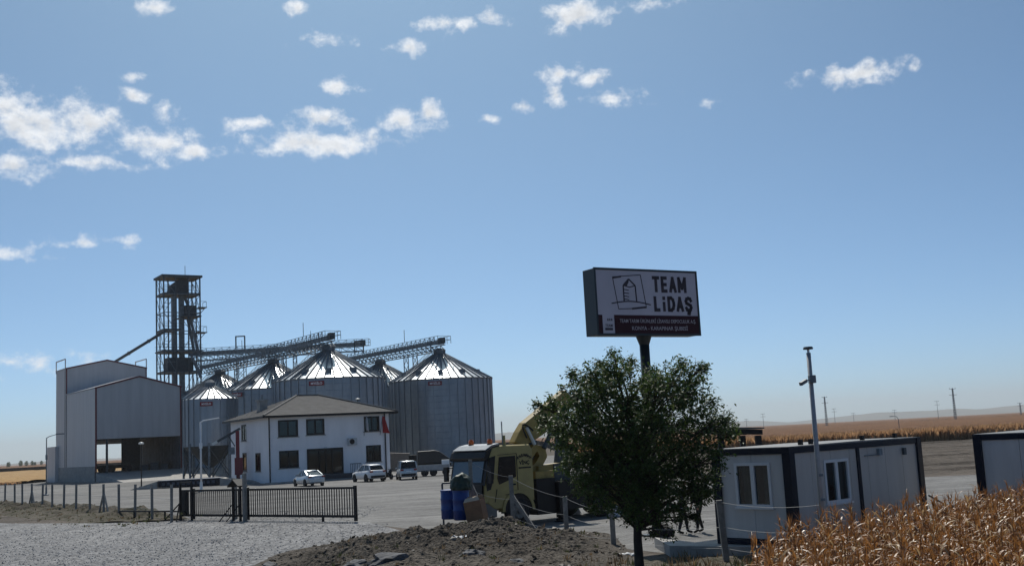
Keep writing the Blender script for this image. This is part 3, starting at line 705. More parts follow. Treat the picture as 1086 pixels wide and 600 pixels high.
# entrance
a, b, c, d = front_open[4]
en = MB()
for x in (a, a + 1.35, a + 2.1, a + 2.85, b - .14): en.b6(x, x + .14, -.05, .1, c, d)
en.b6(a, b, -.049, .099, d - .25, d - .002).b6(a, b, -.048, .098, c + .002, c + .18); eo = en.build('entrance_door', BLACK, of)
for k, (x0, x1) in enumerate(((a + .14, a + 1.35), (a + 1.49, a + 2.1), (a + 2.24, a + 2.85), (a + 2.99, b - .14))):
    MB().b6(x0, x1, .04, .07, c + .18, d - .25).build('pane', PANE, eo)
MB().box((a + 2.1, -.2, d + .05), (.25, .16, .12)).build('entrance_lamp', LAMP_GLASS, of)
for k in range(4): MB().b6(a - .1, b + 1.6 + .3 * k, -1.4 - .32 * (3 - k), -.004, .15 * k, .15 * k + .15 - .002).build('step', mat('dark step stone', (.05, .055, .065), .7, var=.15, scale=3), of)
mb = MB()
for k in range(7): mb.bar((b + .35 + k * .2, -1.3, .6), (b + .35 + k * .2, -1.3, 1.6), .04)
mb.bar((b + .3, -1.3, 1.6), (b + 1.6, -1.3, 1.6), .06); mb.build('railing', BLACK, of)
# roof with tile courses
ov = .75
ex0, ex1, ey0, ey1 = -ov, OW + ov, -ov, OD + ov; rx0, rx1, ry = OW / 2 - 1.3, OW / 2 + 1.3, OD / 2
mb = MB(); mb.add([(ex0, ey0, OE + .12), (ex1, ey0, OE + .12), (ex1, ey1, OE + .12), (ex0, ey1, OE + .12), (rx0, ry, OT), (rx1, ry, OT)], [(0, 1, 5, 4), (1, 2, 5), (2, 3, 4, 5), (3, 0, 4), (3, 2, 1, 0)])
rf = mb.build('roof', TILE, of)
def course(A, B, C2, D2_, n):
    for k in range(n):
        t0, t1 = k / n, (k + 1) / n
        p = [A.lerp(D2_, t0), B.lerp(C2, t0), B.lerp(C2, t1), A.lerp(D2_, t1)]
        u = Vector((0, 0, .075)); lo_ = Vector((0, 0, .02))
        MB().add([p[0] + u, p[1] + u, p[2] + lo_, p[3] + lo_, p[0], p[1]], [(0, 1, 2, 3), (4, 5, 1, 0)]).build('tile_course', TILE, rf)
V = lambda *q: Vector(q)
course(V(ex0, ey0, OE + .12), V(ex1, ey0, OE + .12), V(rx1, ry, OT), V(rx0, ry, OT), 20)
course(V(ex0, ey1, OE + .12), V(ex0, ey0, OE + .12), V(rx0, ry, OT), V(rx0, ry + .01, OT), 20)
for p, q in ((V(ex0, ey0, OE + .2), V(rx0, ry, OT + .08)), (V(ex1, ey0, OE + .2), V(rx1, ry, OT + .08)), (V(rx0, ry, OT + .08), V(rx1, ry, OT + .08))):
    MB().tube(p, q, .12, n=6).build('ridge_cap', TILE, rf)
mb = MB(); mb.b6(ex0, ex1, ey0 - .1, ey0, OE - .08, OE + .16).b6(ex0 - .1, ex0 - .001, ey0 - .1, ey1, OE - .081, OE + .161).b6(ex1 + .001, ex1 + .1, ey0 - .1, ey1, OE - .081, OE + .161); mb.build('gutter', BLACK, of)
MB().b6(ex0 + .01, ex1 - .01, ey0 + .01, ey1 - .01, OE + .02, OE + .1).build('soffit', BLACK, of)
for x in (.05, OW - .55): MB().tube((x, -.1, .1), (x, -.1, OE), .075).build('downpipe', BLACK, of)
ch = MB().b6(1.3, 2.2, 7.2, 8.3, OE + .3, OE + 2.1).build('chimney', CONC, of); MB().b6(1.15, 2.35, 7.05, 8.45, OE + 2.102, OE + 2.3).build('chimney_cap', CONC, ch)
MB().tube((1.75, 7.75, OE + 2.3), (1.75, 7.75, OE + 2.85), .12).build('flue', STEEL, ch)
ac = MB().b6(9.0, 10.0, -.42, -.06, 3.62, 4.42).build('air_conditioner', mat('off white metal', (.5, .5, .5), .5, var=.05), of)
MB().tube((9.4, -.44, 4.02), (9.4, -.425, 4.02), .3, n=18).build('fan_grille', BLACK, ac)
mb = MB(); mb.tube((12.0, 4.0, 8.4), (12.0, 4.0, 8.8), .1).lathe([(.28, 0), (.34, .12), (.05, .25)], 12, (12.0, 4.0, 8.8)); mb.build('roof_vent', STEEL, of)
MB().b6(-.5, OW + 1, -3.2, -.0, -.05, .1).build('apron', CONC, of)
om = Matrix.Translation(OC) @ Matrix.Rotation(OA, 4, 'Z')
# flags on short slanted poles beside the upper right window
def flag(s, m_, label, w, h):
    root = thing('wall_flag', label, 'flag', om @ Vector((s, 0, 4.6)), OA, 'flags on the office wall')
    MB().tube((0, -.05, 0), (.0, -.9, 2.2), .03, n=6).build('pole', STEEL, root)
    mb = MB(); n = 9; vs = []
    for j in range(n):
        t = j / (n - 1)
        for i in range(4):
            u = i / 3
            vs.append((.02 + u * w * (.25 + .75 * t ** 1.4), -.88 + .12 * math.sin(3 * u + 5 * t) + .25 * t, 2.15 - t * h - .1 * u))
    mb.add(vs, [(j * 4 + i, j * 4 + i + 1, j * 4 + i + 5, j * 4 + i + 4) for j in range(n - 1) for i in range(3)])
    o = mb.build('cloth', m_, root, smooth=True, fix=False); md = o.modifiers.new('thick', 'SOLIDIFY'); md.thickness = .012
flag(12.95, mat('flag cloth red', (.42, .01, .018), .7, var=.08, transl=.3), 'red flag hanging from a short pole by the upper right window', 1.0, 1.9)
flag(11.0, mat('flag cloth white', (.55, .56, .6), .7, var=.05, transl=.3), 'small white flag left of the upper right office window', .4, 1.6)
# red grain sampler at the left side of the office
sp = D(252.5, 500, 126.5); gs = thing('grain_sampler', 'red column crane with a drooping arm beside the office side wall', 'sampler', (sp.x, sp.y, 0), R(12))
MB().b6(-.2, .2, -.2, .2, 0, 5.9).build('column', RED, gs); MB().b6(-.35, .55, -.3, .4, 1.0, 2.9).build('reflection_box', RED, gs)  # lower red box stands in for a reflection in the window behind
MB().bar((.3, 0, 6.15), (-2.3, 0, 4.75), .2, .26).build('arm', DSTEEL, gs); MB().bar((-.3, 0, 4.2), (-1.0, 0, 5.4), .12).build('strut', DSTEEL, gs)
MB().bar((-2.2, 0, 4.8), (-2.75, 0, 4.5), .3, .3).build('probe_head', LAMP_GLASS, gs); MB().b6(-1.0, -.32, -.3, .3, 3.3, 4.1).build('control_box', STEEL, gs)

# ------------------------------------------------------------------ yard lamps
def lamp(px, py, h, arm, label, m_=None, r=.1, armdir=1, head=True):
    p = G(px, py); root = thing('yard_lamp', label, 'lamp post', p, 0, 'lamp posts in the yard'); m_ = m_ or WHITE
    MB().lathe([(.28, 0), (.28, .12), (r * 1.5, .16), (r * 1.3, .9)], 12).build('base', m_, root)
    mb = MB(); mb.tube((0, 0, .5), (0, 0, h), r, r * .75, n=10); mb.build('pole', m_, root, True)
    if arm:
        MB().path([(0, 0, h - .05), (.25 * armdir, 0, h + .12), (arm * armdir, 0, h + .32)], [r * .7, r * .6, r * .5]).build('arm', m_, root)
        MB().box((arm * armdir + .35 * armdir, 0, h + .34), (.8, .3, .12)).build('lamp_head', STEEL, root)
        MB().tube((0, 0, h * .62), (0, 0, h * .62 + .5), r * 1.6, n=10).build('junction_box', m_, root)
    else:
        MB().lathe([(.06, 0), (.32, .05), (.34, .2), (.08, .3)], 14, (0, 0, h)).build('lamp_head', LAMP_GLASS, root)
    return root
lamp(213.5, 521, 6.5, 1.9, 'white lamp post with arm in front of the hopper silo')
lamp(49, 525, 6.1, 1.1, 'slim lamp post at the far left in front of the hall', STEEL, .07)
lamp(150, 516.5, 5.0, 0, 'short black lamp post in front of the hall bay', BLACK, .06)
lamp(267, 511, 3.0, 0, 'short dark lamp bollard beside the office side wall', NAVY, .07)

# ------------------------------------------------------------------ weighbridge
wp = G(168, 518); wb = thing('weighbridge', 'long dark blue truck weighbridge with ribbed side in the yard', 'weighbridge', (wp.x, wp.y, 0), R(3))
MB().b6(0, 6.6, .1, 3.1, .05, .78).build('deck_frame', NAVY, wb); MB().b6(-.05, 6.65, 0, 3.2, .782, .86).build('deck', mat('blue grey deck', (.10, .12, .16), .6, var=.15), wb)
for k in range(12): MB().b6(.2 + k * .54, .3 + k * .54, .0, .098, .08, .78).build('rib', NAVY, wb)
for k in range(11): MB().b6(.36 + k * .54, .66 + k * .54, .06, .097, .3, .62).build('side_panel', mat('slate panel', (.05, .07, .11), .5, var=.2, scale=3), wb)
ap = MB().prism([(0, 0), (4.2, 0), (3.9, .15), (.0, .84)], 0, 3.2); o = ap.build('concrete_approach', CONC); o.location = (wp.x + 6.85, wp.y - .4, 0); o.rotation_euler.z = R(3); tag(o, 'pale concrete approach slab at the right end of the weighbridge', 'slab')
ap = MB().prism([(0, 0), (3.0, .0), (3.0, .8)], 0, 3.2); o = ap.build('concrete_approach', CONC); o.location = (wp.x - 3.2, wp.y + .1, 0); o.rotation_euler.z = R(3); tag(o, 'low concrete wedge at the left end of the weighbridge', 'slab')

# ------------------------------------------------------------------ sliding gate and left fence
GA, GB = G(193, 551), G(378.5, 553.2); ge = (GB - GA); GL = ge.length
gate = thing('sliding_gate', 'long black bar sliding gate across the yard entrance', 'gate', GA, math.atan2(ge.y, ge.x))
def gx(px): return (on_line(px, GA, GB) - GA).length
for z, h in ((.2, .12), (1.5, .1)): MB().b6(0, GL, -.05, .05, z, z + h).build('rail', BLACK, gate)
BAR = MB().b6(-.017, .017, -.02, .02, .32, 1.5).mesh('bar', BLACK)
n = 78
for k in range(n + 1): obj('bar', BAR, gate, (.1 + (GL - .2) * k / n, 0, 0))
for px, w in ((205, .09), (262, .12), (378, .14)):
    x = min(gx(px), GL - .06); MB().b6(x - w / 2, x + w / 2, -.055, .055, .05, 1.65).build('stile', BLACK, gate)
MB().b6(0, .5, -.06, .06, .3, 1.5).build('end_panel', BLACK, gate)
MB().b6(gx(340), gx(340) + .1, -.04, .04, 0, .22).build('guide_wheel', BLACK, gate)
mb = MB(); mb.b6(-6.2, .4, -.12, -.04, .42, .5); [mb.b6(-6.2 + k * 1.55, -6.12 + k * 1.55, -.12, -.04, 0, .42) for k in range(5)]; mb.build('track', BLACK, gate)
gm = Matrix.Translation(GA) @ Matrix.Rotation(math.atan2(ge.y, ge.x), 4, 'Z'); ga = math.atan2(ge.y, ge.x)
gh = thing('gate_guide', 'small black gabled gate guide frame with diagonal braces', 'gate guide', gm @ Vector((gx(254.5), 0, 0)), ga)
for x in (-.3, .3): MB().b6(x - .05, x + .05, -.3, -.2, 0, 1.7).build('post', BLACK, gh); MB().bar((x, -.25, .9), (x - .45, -.8, 0), .05).build('brace', BLACK, gh)
MB().prism([(-.45, 1.7), (0, 2.02), (.45, 1.7), (.45, 1.77), (0, 2.1), (-.45, 1.77)], -.5, .1).build('cap_roof', BLACK, gh)
gl = thing('gate_guide', 'black gate guide frame with braces at the left gate end', 'gate guide', gm @ Vector((.15, 0, 0)), ga)
for x in (.05, 1.1): MB().b6(x, x + .1, -.3, -.2, 0, 1.95).build('post', BLACK, gl)
MB().b6(.05, 1.2, -.29, -.21, 1.952, 2.03).build('crossbar', BLACK, gl); MB().bar((.1, -.3, .9), (-.5, -.9, 0), .06).build('brace', BLACK, gl); MB().bar((.1, -.3, .9), (.7, -.9, 0), .06).build('brace', BLACK, gl)
p = gm @ Vector((gx(263), -.25, 0)); o = MB().b6(-.085, .085, -.085, .085, 0, 2.4).build('gate_post', CONC_D, bevel=.02); o.location = p; o.rotation_euler.z = ga; tag(o, 'tall square concrete post at the middle of the gate', 'post')
p = gm @ Vector((gx(232.5), .9, 0)); o = MB().b6(-.11, .11, -.11, .11, 0, 2.1).build('gate_post', CONC_D, bevel=.02); o.location = p; o.rotation_euler.z = ga; tag(o, 'concrete post behind the left half of the gate', 'post')
FA, FB = G(5.5, 538), G(183, 553.5)
fence = thing('wire_fence', 'concrete post and wire fence running left from the gate', 'fence', FA)
POST = MB().b6(-.06, .06, -.06, .06, -.2, 1.85).mesh('post', CONC_D); BRACE = MB().bar((0, 0, 1.35), (0, -1.05, 0), .09).mesh('brace', CONC_D)
fpx = [-24, -9, 5.5, 16, 24, 34, 45, 55.6, 67.8, 80.7, 95.4, 110, 126, 143, 161, 181.6]; fdir = math.atan2((FB - FA).y, (FB - FA).x); fp = []
for i, px in enumerate(fpx):
    p = on_line(px, FA, FB, 500); p.z = .1; q = p - FA; fp.append(q)
    o = obj('post', POST, fence, q, fdir); o.rotation_euler.x = random.gauss(0, .012); o.rotation_euler.y = random.gauss(0, .012)
    if i in (5, 11):
        for s in (R(90), R(-90)): obj('brace', BRACE, fence, q, fdir + s)
for z in (.5, 1.1, 1.7):
    MB().path([q + Vector((0, 0, z + random.uniform(-.03, .03))) for q in fp], [.006] * len(fp), 4).build('wire', STEEL, fence)
# weeds on the verge
def tufts(name, spots, mats, label, hmin, hmax, blades, seed):
    rnd = random.Random(seed); mb = MB()
    for (x, y, z) in spots:
        mi = rnd.randrange(len(mats)); hh = rnd.uniform(hmin, hmax)
        for k in range(blades):
            a = rnd.uniform(0, 6.283); l = hh * rnd.uniform(.5, 1.1); o_ = rnd.uniform(0, .12); w = .012 + .012 * rnd.random(); b = rnd.uniform(.15, .6)
            bx_, by_ = x + o_ * math.cos(a), y + o_ * math.sin(a); dx, dy = math.cos(a), math.sin(a)
            mb.add([(bx_ - dy * w, by_ + dx * w, z), (bx_ + dy * w, by_ - dx * w, z), (bx_ + dx * l * b * .4 + dy * w * .6, by_ + dy * l * b * .4 - dx * w * .6, z + l * .6), (bx_ + dx * l * b, by_ + dy * l * b, z + l)], [(0, 1, 2), (0, 2, 3)], mi)
    o = mb.build(name, mats, fix=False); tag(o, label, 'weeds'); o['kind'] = 'stuff'; return o
sp_ = []
for k in range(420):
    t = random.random(); w = random.gauss(-1.6, 1.3); e = (FB - FA).normalized(); nn = Vector((e.y, -e.x, 0)); p = FA + (FB - FA) * (t * 1.03) + nn * (-w)
    sp_.append((p.x, p.y, max(0, verge_z(p.x, p.y)) - .03))
tufts('verge_weeds', sp_, [WEED, WEED_G, WEED_G], 'low dusty weeds along the foot of the left fence', .05, .2, 8, 3)

# ------------------------------------------------------------------ cars
def wheel_part(parent, x, y, r, w=.2):
    t = MB().lathe([(r * .62, -w / 2), (r * .93, -w / 2), (r, -w / 4), (r, w / 4), (r * .93, w / 2), (r * .62, w / 2)], 20).build('wheel', RUBBER, parent, True)
    t.location = (x, y, r); t.rotation_euler.x = R(90)
    h = MB().lathe([(r * .62, -.01), (r * .58, .05), (r * .2, .03), (r * .12, .06)], 16).build('rim', STEEL, t); h.location = (0, 0, w / 2 - .06 if y < 0 else -w / 2 + .06)
    if y > 0: h.rotation_euler.x = math.pi
def car(name, label, loc, heading, paint, kind):
    """x forward; bodies lofted from stations (x, half width, sill z, belt z)"""
    root = thing(name, label, 'car', loc, heading, 'cars parked by the office')
    if kind == 'sedan':
        L, st = 4.5, [(-2.25, .72, .42, .88), (-2.1, .82, .28, 1.0), (-1.4, .88, .22, 1.02), (-.4, .89, .2, .95), (.8, .89, .2, .92), (1.5, .88, .22, .86), (2.05, .82, .26, .74), (2.25, .68, .36, .62)]
        cab = [(-1.75, .72, 1.0), (-.75, .60, 1.43), (.25, .60, 1.45), (1.15, .74, .93)]; wr, wx = .33, (-1.35, 1.38)
    elif kind == 'suv':
        L, st = 4.4, [(-2.15, .78, .5, 1.0), (-2.05, .86, .34, 1.12), (-1.4, .92, .28, 1.12), (-.4, .92, .26, 1.08), (.8, .92, .26, 1.05), (1.4, .91, .28, 1.0), (2.0, .85, .32, .9), (2.2, .7, .42, .75)]
        cab = [(-2.0, .74, 1.12), (-1.6, .64, 1.6), (.1, .64, 1.64), (1.0, .76, 1.05)]; wr, wx = .37, (-1.32, 1.35)
    else:
        L, st = 4.1, [(-2.0, .78, .42, 1.0), (-1.95, .83, .3, 1.1), (-1.3, .86, .24, 1.1), (-.3, .86, .22, 1.06), (.8, .86, .22, 1.02), (1.4, .85, .24, .96), (1.9, .78, .3, .84), (2.05, .64, .4, .7)]
        cab = [(-1.95, .78, 1.1), (-1.8, .70, 1.78), (.25, .70, 1.8), (1.15, .74, 1.02)]; wr, wx = .31, (-1.28, 1.28)
    rings = []
    for x, w, z0, z1 in st:
        zm = z0 + (z1 - z0) * .55
        half = [(w * .8, z0), (w, z0 + .1), (w * 1.0, zm), (w * .93, z1 - .04), (w * .78, z1)]
        rings.append([(x, -y, z) for y, z in reversed(half)] + [(x, y, z) for y, z in half])
    o = MB().loft(rings).build('body', paint, root, True)
    for s in (-1, 1):
        for x in wx:
            MB().tube((x, s * (st[3][1] - .12), wr), (x, s * (st[3][1] + .012), wr), wr * 1.18, n=20).build('wheel_arch', BLACK, root)
            wheel_part(root, x, s * (st[3][1] - .07), wr, .2)
    (xa, wa, za), (xb, wb_, zb), (xc, wc, zc), (xd, wd, zd) = cab
    def ring(x, w, z0, z1, w1): return None
    g = MB(); g.add([(xa, -wa, za), (xa, wa, za), (xb, wb_, zb - .05), (xb, -wb_, zb - .05), (xd, -wd, zd), (xd, wd, zd), (xc, wc, zc - .05), (xc, -wc, zc - .05)],
        [(0, 1, 2, 3), (4, 7, 6, 5), (0, 3, 7, 4), (1, 5, 6, 2), (3, 2, 6, 7)])
    g.build('windows', GLASS_D, root)
    rfm = MB(); k_ = 1.04
    rr = [[(x, -w * k_, z - .06), (x, -w * k_ * .8, z), (x, w * k_ * .8, z), (x, w * k_ * .99, z - .06)] for x, w, z in ((xb - .12, wb_ + .02, zb - .02), (xb + .1, wb_, zb + .03), ((xb + xc) / 2, wb_, (zb + zc) / 2 + .05), (xc, wc, zc + .02), (xc + .1, wc + .01, zc - .03))]
    rfm.loft(rr, closed=True); rfm.build('roof', paint, root, True)
    pm = MB()
    for s in (-1, 1):
        pm.bar((xa + .03, s * wa * 1.0, za), (xb, s * wb_ * 1.02, zb - .04), .1, .12); pm.bar((xd, s * wd, zd), (xc, s * wc * 1.02, zc - .04), .07, .08)
        xm = (xb + xc) / 2 + .1; zb_ = za * .5 + zd * .5; pm.bar((xm, s * (wa + wd) / 2, zb_), (xm, s * (wb_ + .01), zb - .03), .08, .08)
    pm.build('pillars', paint, root)
    xr, wr_, z0, z1 = st[1]
    for s in (-1, 1):
        MB().box((xr - .09, s * wr_ * .78, z1 - .13), (.12, .3, .16)).build('tail_light', TAIL, root)
        MB().box((st[-2][0] + .1, s * st[-2][1] * .74, st[-2][3] - .14), (.16, .3, .14)).build('headlight', LAMP_GLASS, root)
        MB().box((xd - .35, s * (wd + .16), zd + .1), (.12, .2, .14)).build('mirror', paint, root)
    MB().box((xr - .12, 0, .5), (.1, wr_ * 1.7, .2)).build('rear_bumper', BLACK if kind != 'sedan' else paint, root)
    MB().box((xr - .16, 0, z1 - .28), (.03, .5, .11)).build('number_plate', WHITE, root)
    return root
car('parked_car', 'silver saloon car parked left of the office entrance', G(325, 515.5) + V(0, 1.2, 0), R(120), SILVER, 'sedan')
car('parked_car', 'white sport utility car parked right of the office entrance steps', G(389, 511) + V(0, 1.5, 0), R(122), WHITE, 'suv')
car('parked_car', 'small white boxy car beside the right corner of the office', G(430, 508.5) + V(0, 1.2, 0), R(102), SILVER, 'van')
# motor scooter, tan sheet box, black covered trailer, flatbed
sc0 = D(411, 500, 113); ms = thing('scooter', 'dark scooter standing between the two white cars', 'scooter', (sc0.x, sc0.y, 0), R(60))
for x in (-.55, .6):
    w = MB().lathe([(.12, -.06), (.27, -.06), (.27, .06), (.12, .06)], 16).build('wheel', RUBBER, ms, True); w.location = (x, 0, .27); w.rotation_euler.x = R(90)
MB().prism([(-.75, .45), (-.1, .4), (.1, .22), (.4, .22), (.55, .9), (.42, .95), (.25, .35), (.05, .45), (-.1, .72), (-.8, .78)], -.16, .16).build('body', BLACK, ms); MB().bar((.5, -.32, 1.02), (.5, .32, 1.02), .05).build('handlebar', BLACK, ms); MB().bar((.62, 0, .3), (.47, 0, 1.0), .07).build('fork', BLACK, ms)
tb = D(428, 490, 148); o = thing('storage_box', 'low tan sheet metal hut at the foot of the rightmost silo', 'hut', (tb.x - 1.5, tb.y, 0), R(4))
MB().b6(-1.5, 2.2, 0, 3, 0, 2.1).build('wall', TAN_SHEET, o); MB().prism([(-1.6, 2.1), (2.3, 2.1), (2.3, 2.2), (-1.6, 2.5)], -.1, 3.1).build('roof', TAN_SHEET, o); MB().b6(2.203, 3.2, .3, 2.8, 0, 1.95).build('lean_to', BLACK, o)
bt = D(458, 497, 140); o = thing('covered_trailer', 'black tarpaulin covered trailer parked in front of the rightmost silo', 'trailer', (bt.x, bt.y, 0), R(4))
mb = MB(); mb.prism([(-1.7, .9), (2.3, .9), (2.3, 1.4), (1.0, 2.35), (.4, 2.5), (-1.7, 2.45)], -1, 1); mb.build('tarp_cover', TARP, o, bevel=.08); MB().b6(-1.7, 2.4, -.9, .9, .6, .88).build('chassis', BLACK, o)
for x in (-1.1, 1.4):
    for y in (-.9, .8): MB().tube((x, y, .42), (x, y + .2, .42), .42, n=16).build('wheel', RUBBER, o)
fb = D(460, 505, 118); o = thing('flatbed_trailer', 'grey drop side flatbed trailer parked behind the yellow truck front', 'trailer', (fb.x, fb.y, 0), R(3))
MB().b6(-1.8, 1.7, -1, 1, .5, .7).build('bed', STEEL, o)
for k in range(3): MB().b6(-1.8 + k * 1.17, -.66 + k * 1.17, -1.05, -1.002, .62, 1.15).build('side_board', mat('pale grey board', (.38, .38, .38), .6, var=.12, scale=3), o)
MB().b6(-1.8, 1.7, 1.002, 1.05, .62, 1.15).build('side_board', MATS['pale grey board'], o); MB().b6(.9, 1.7, -.6, .6, .702, 1.6).build('load', WHITE, o)
for x in (-.9, .0, 1.3):
    for y in (-1, .82): MB().tube((x, y, .38), (x, y + .18, .38), .38, n=16).build('wheel', RUBBER, o)

# ------------------------------------------------------------------ crane truck
# local frame: x forward from the front bumper (negative is rearward), y to the left side that faces the road
TH = math.atan2(-.60, -.80); tf = G(519, 561)
tk = thing('crane_truck', 'dusty yellow crane truck with tall cab standing behind the tree', 'truck', (0, 0, 0), TH)
tk.location = Vector((tf.x, tf.y, 0)) - Matrix.Rotation(TH, 3, 'Z') @ Vector((-.05, 1.25, 0))
HW = 1.25
side = [(-2.35, .95), (-2.35, 2.98), (-2.2, 3.16), (-.8, 3.18), (-.36, 3.1), (-.2, 2.75), (-.02, 1.75), (0, 1.0), (-.35, .72), (-1.0, .72), (-1.15, .95)]
mb = MB(); rings = []
for y, k in ((-HW, .965), (-HW + .07, 1), (HW - .07, 1), (HW, .965)):
    rings.append([(-1.15 + (x + 1.15) * k, y, 1.9 + (z - 1.9) * k) for x, z in side])
mb.loft(rings); mb.build('cab', YELLOW, tk)
MB().prism([(-.2, 2.66), (.03, 1.66), (.05, 1.66), (-.18, 2.66)], -1.22, 1.22).build('windscreen_surround', BLACK, tk); MB().prism([(-.17, 2.6), (.025, 1.78), (.065, 1.78), (-.13, 2.6)], -1.08, 1.0).build('windscreen', GLASS_B, tk)
MB().prism([(-.75, 3.2), (-.40, 3.14), (-.1, 2.95), (.02, 2.72), (-.04, 2.62), (-.2, 2.66), (-.42, 3.0), (-.75, 3.12)], -1.22, 1.22).build('sun_visor', BLACK, tk)
MB().prism([(-.78, 3.26), (-.42, 3.2), (-.1, 3.03), (-.12, 3.0), (-.44, 3.16), (-.78, 3.21)], -1.15, 1.15).build('roof_fairing', mat('grey fairing', (.3, .31, .32), .4, var=.1), tk)
MB().prism([(-.02, 1.7), (.07, 1.7), (.09, 1.15), (.0, 1.15)], -1.05, 1.05).build('grille', BLACK, tk)
MB().b6(-.5, .16, -1.22, 1.22, .42, .98).build('bumper', mat('dusty grey bumper', (.16, .16, .15), .6, var=.15, scale=3), tk, bevel=.05)
for y in (-.95, .95): MB().b6(.1, .19, y - .2, y + .2, .62, .84).build('headlight', LAMP_GLASS, tk)
for s in (-1, 1):
    y0, y1 = (HW + .002, HW + .02) if s > 0 else (-HW - .02, -HW - .002)
    MB().prism([(-1.45, 1.92), (-.62, 1.66), (-.55, 1.9), (-.66, 2.72), (-1.45, 2.74)], y0, y1).build('side_window', GLASS_D, tk)
    MB().prism([(-.48, 2.78), (-.2, 2.72), (-.0, 1.75), (-.02, 1.45), (-.2, 1.5), (-.36, 1.9)], y0 - .001, y1 + .004).build('front_pillar', BLACK, tk)
    dl = MB()
    for a, b in (((-1.52, 2.82), (-1.52, 1.3)), ((-1.52, 2.82), (-.6, 2.8)), ((-.5, 1.5), (-.38, 1.0)), ((-1.52, 1.3), (-.9, 1.25))): dl.bar((a[0], (y0 + y1) / 2, a[1]), (b[0], (y0 + y1) / 2, b[1]), .02, .02)
    dl.build('door_seam', BLACK, tk)
    MB().b6(-1.4, -1.2, y0, y1 + .03, 1.6, 1.66).build('door_handle', BLACK, tk)
    MB().bar((-.25, s * (HW + .02), 2.35), (.02, s * (HW + .34), 2.35), .04).build('mirror_arm', BLACK, tk); MB().b6(-.06, .04, s * (HW + .3) - .12, s * (HW + .3) + .12, 1.75, 2.4).build('mirror', BLACK, tk)
    # front wheel, fender
    w = MB().lathe([(.28, -.15), (.52, -.15), (.57, -.08), (.57, .08), (.52, .15), (.28, .15)], 28).build('wheel', RUBBER, tk, True); w.location = (-1.5, s * 1.12, .57); w.rotation_euler.x = R(90)
    h = MB().lathe([(.3, 0), (.26, .06), (.1, .02), (.08, .1)], 16).build('rim', mat('dusty rim', (.2, .19, .17), .6, .3, var=.2), w); h.location.z = -.15 * s; h.rotation_euler.x = math.pi if s > 0 else 0
    fn = MB(); pts = [(-1.5 + .8 * math.cos(a), .6 + .8 * math.sin(a)) for a in [math.pi * k / 14 for k in range(15)]]; pin = [(-1.5 + .68 * math.cos(a), .6 + .68 * math.sin(a)) for a in [math.pi * k / 14 for k in range(14, -1, -1)]]
    fn.prism(pts + pin, s * 1.0, s * (HW + .05)); fn.build('fender', YELLOW, tk)
    MB().prism([(-1.5 + .69 * math.cos(a), .6 + .69 * math.sin(a)) for a in [math.pi * k / 14 for k in range(15)]], s * (HW - .06), s * (HW + .006)).build('wheel_well', BLACK, tk)
    for x in (-5.9, -7.2):
        w = MB().lathe([(.26, -.15), (.48, -.15), (.52, -.08), (.52, .08), (.48, .15), (.26, .15)], 26).build('wheel', RUBBER, tk, True); w.location = (x, s * 1.05, .52); w.rotation_euler.x = R(90)
for y in (-.55, .75):
    b_ = MB().lathe([(.1, 0), (.11, .12), (.06, .2)], 12).build('beacon', ORANGE_L, tk); b_.location = (-.62, y, 3.25)
    MB().tube((-.62, y, 3.18), (-.62, y, 3.25), .12, n=10).build('beacon_base', BLACK, tk)
MB().tube((-.95, HW - .1, 2.9), (-.95, HW - .1, 4.1), .025, n=6).build('antenna', STEEL, tk); MB().tube((-1.05, 1.1, 2.7), (-1.05, 1.1, 3.55), .07, n=10).build('air_intake', YELLOW, tk)
arc = 'KARAMAN'
for k, c_ in enumerate(arc):
    u = (k - 3) / 3.0; text('lettering', c_, .17, BLACK, tk, (-1.9 - u * .3, HW + .004, 2.68 - .09 * u * u), (R(90), 0, R(180)), 1, .006, 'CENTER')
text('lettering', 'VİNÇ', .2, BLACK, tk, (-1.9, HW + .004, 2.38), (R(90), 0, R(180)), 1, .007, 'CENTER'); MB().b6(-2.22, -1.6, HW + .002, HW + .008, 2.22, 2.28).build('lettering_rule', BLACK, tk)
# chassis, boxes and crane
MB().b6(-8.6, -.4, -.45, .45, .62, .95).build('chassis', BLACK, tk)
MB().b6(-8.6, -3.5, -1.22, 1.22, 1.05, 1.25).build('deck', DSTEEL, tk); MB().b6(-8.6, -3.5, 1.225, 1.27, 1.0, 1.65).build('side_board', BLACK, tk); MB().b6(-8.6, -3.5, -1.27, -1.225, 1.0, 1.65).build('side_board', BLACK, tk)
MB().b6(-3.4, -2.45, .5, 1.26, .35, 1.75).build('tool_box', BLACK, tk); MB().b6(-5.0, -3.5, .6, 1.25, .45, .98).build('fuel_tank', BLACK, tk); MB().b6(-3.4, -2.45, -1.26, -.5, .35, 1.75).build('tool_box', BLACK, tk)
for s in (-1, 1):
    MB().b6(-3.75, -3.45, s * 1.3 - .14, s * 1.3 + .14, .18, 1.6).build('outrigger', BLACK, tk); MB().lathe([(.3, 0), (.3, .05), (.1, .2)], 14, (-3.6, s * 1.3, 0)).build('outrigger_pad', BLACK, tk)
    MB().b6(-6.6, -6.35, s * 1.32 - .1, s * 1.32 + .1, .18, 1.5).build('outrigger', YELLOW_D, tk); MB().lathe([(.32, 0), (.28, .06), (.08, .45)], 14, (-6.47, s * 1.32, 0)).build('outrigger_pad', WHITE, tk)
MB().b6(-3.5, -2.55, -1.1, 1.1, 1.76, 2.05).build('crane_base', YELLOW_D, tk)
MB().b6(-3.35, -2.85, -.3, .3, 2.05, 3.3).build('crane_column', DSTEEL, tk, bevel=.03)
bpy.context.view_layer.update(); tinv = tk.matrix_world.inverted()
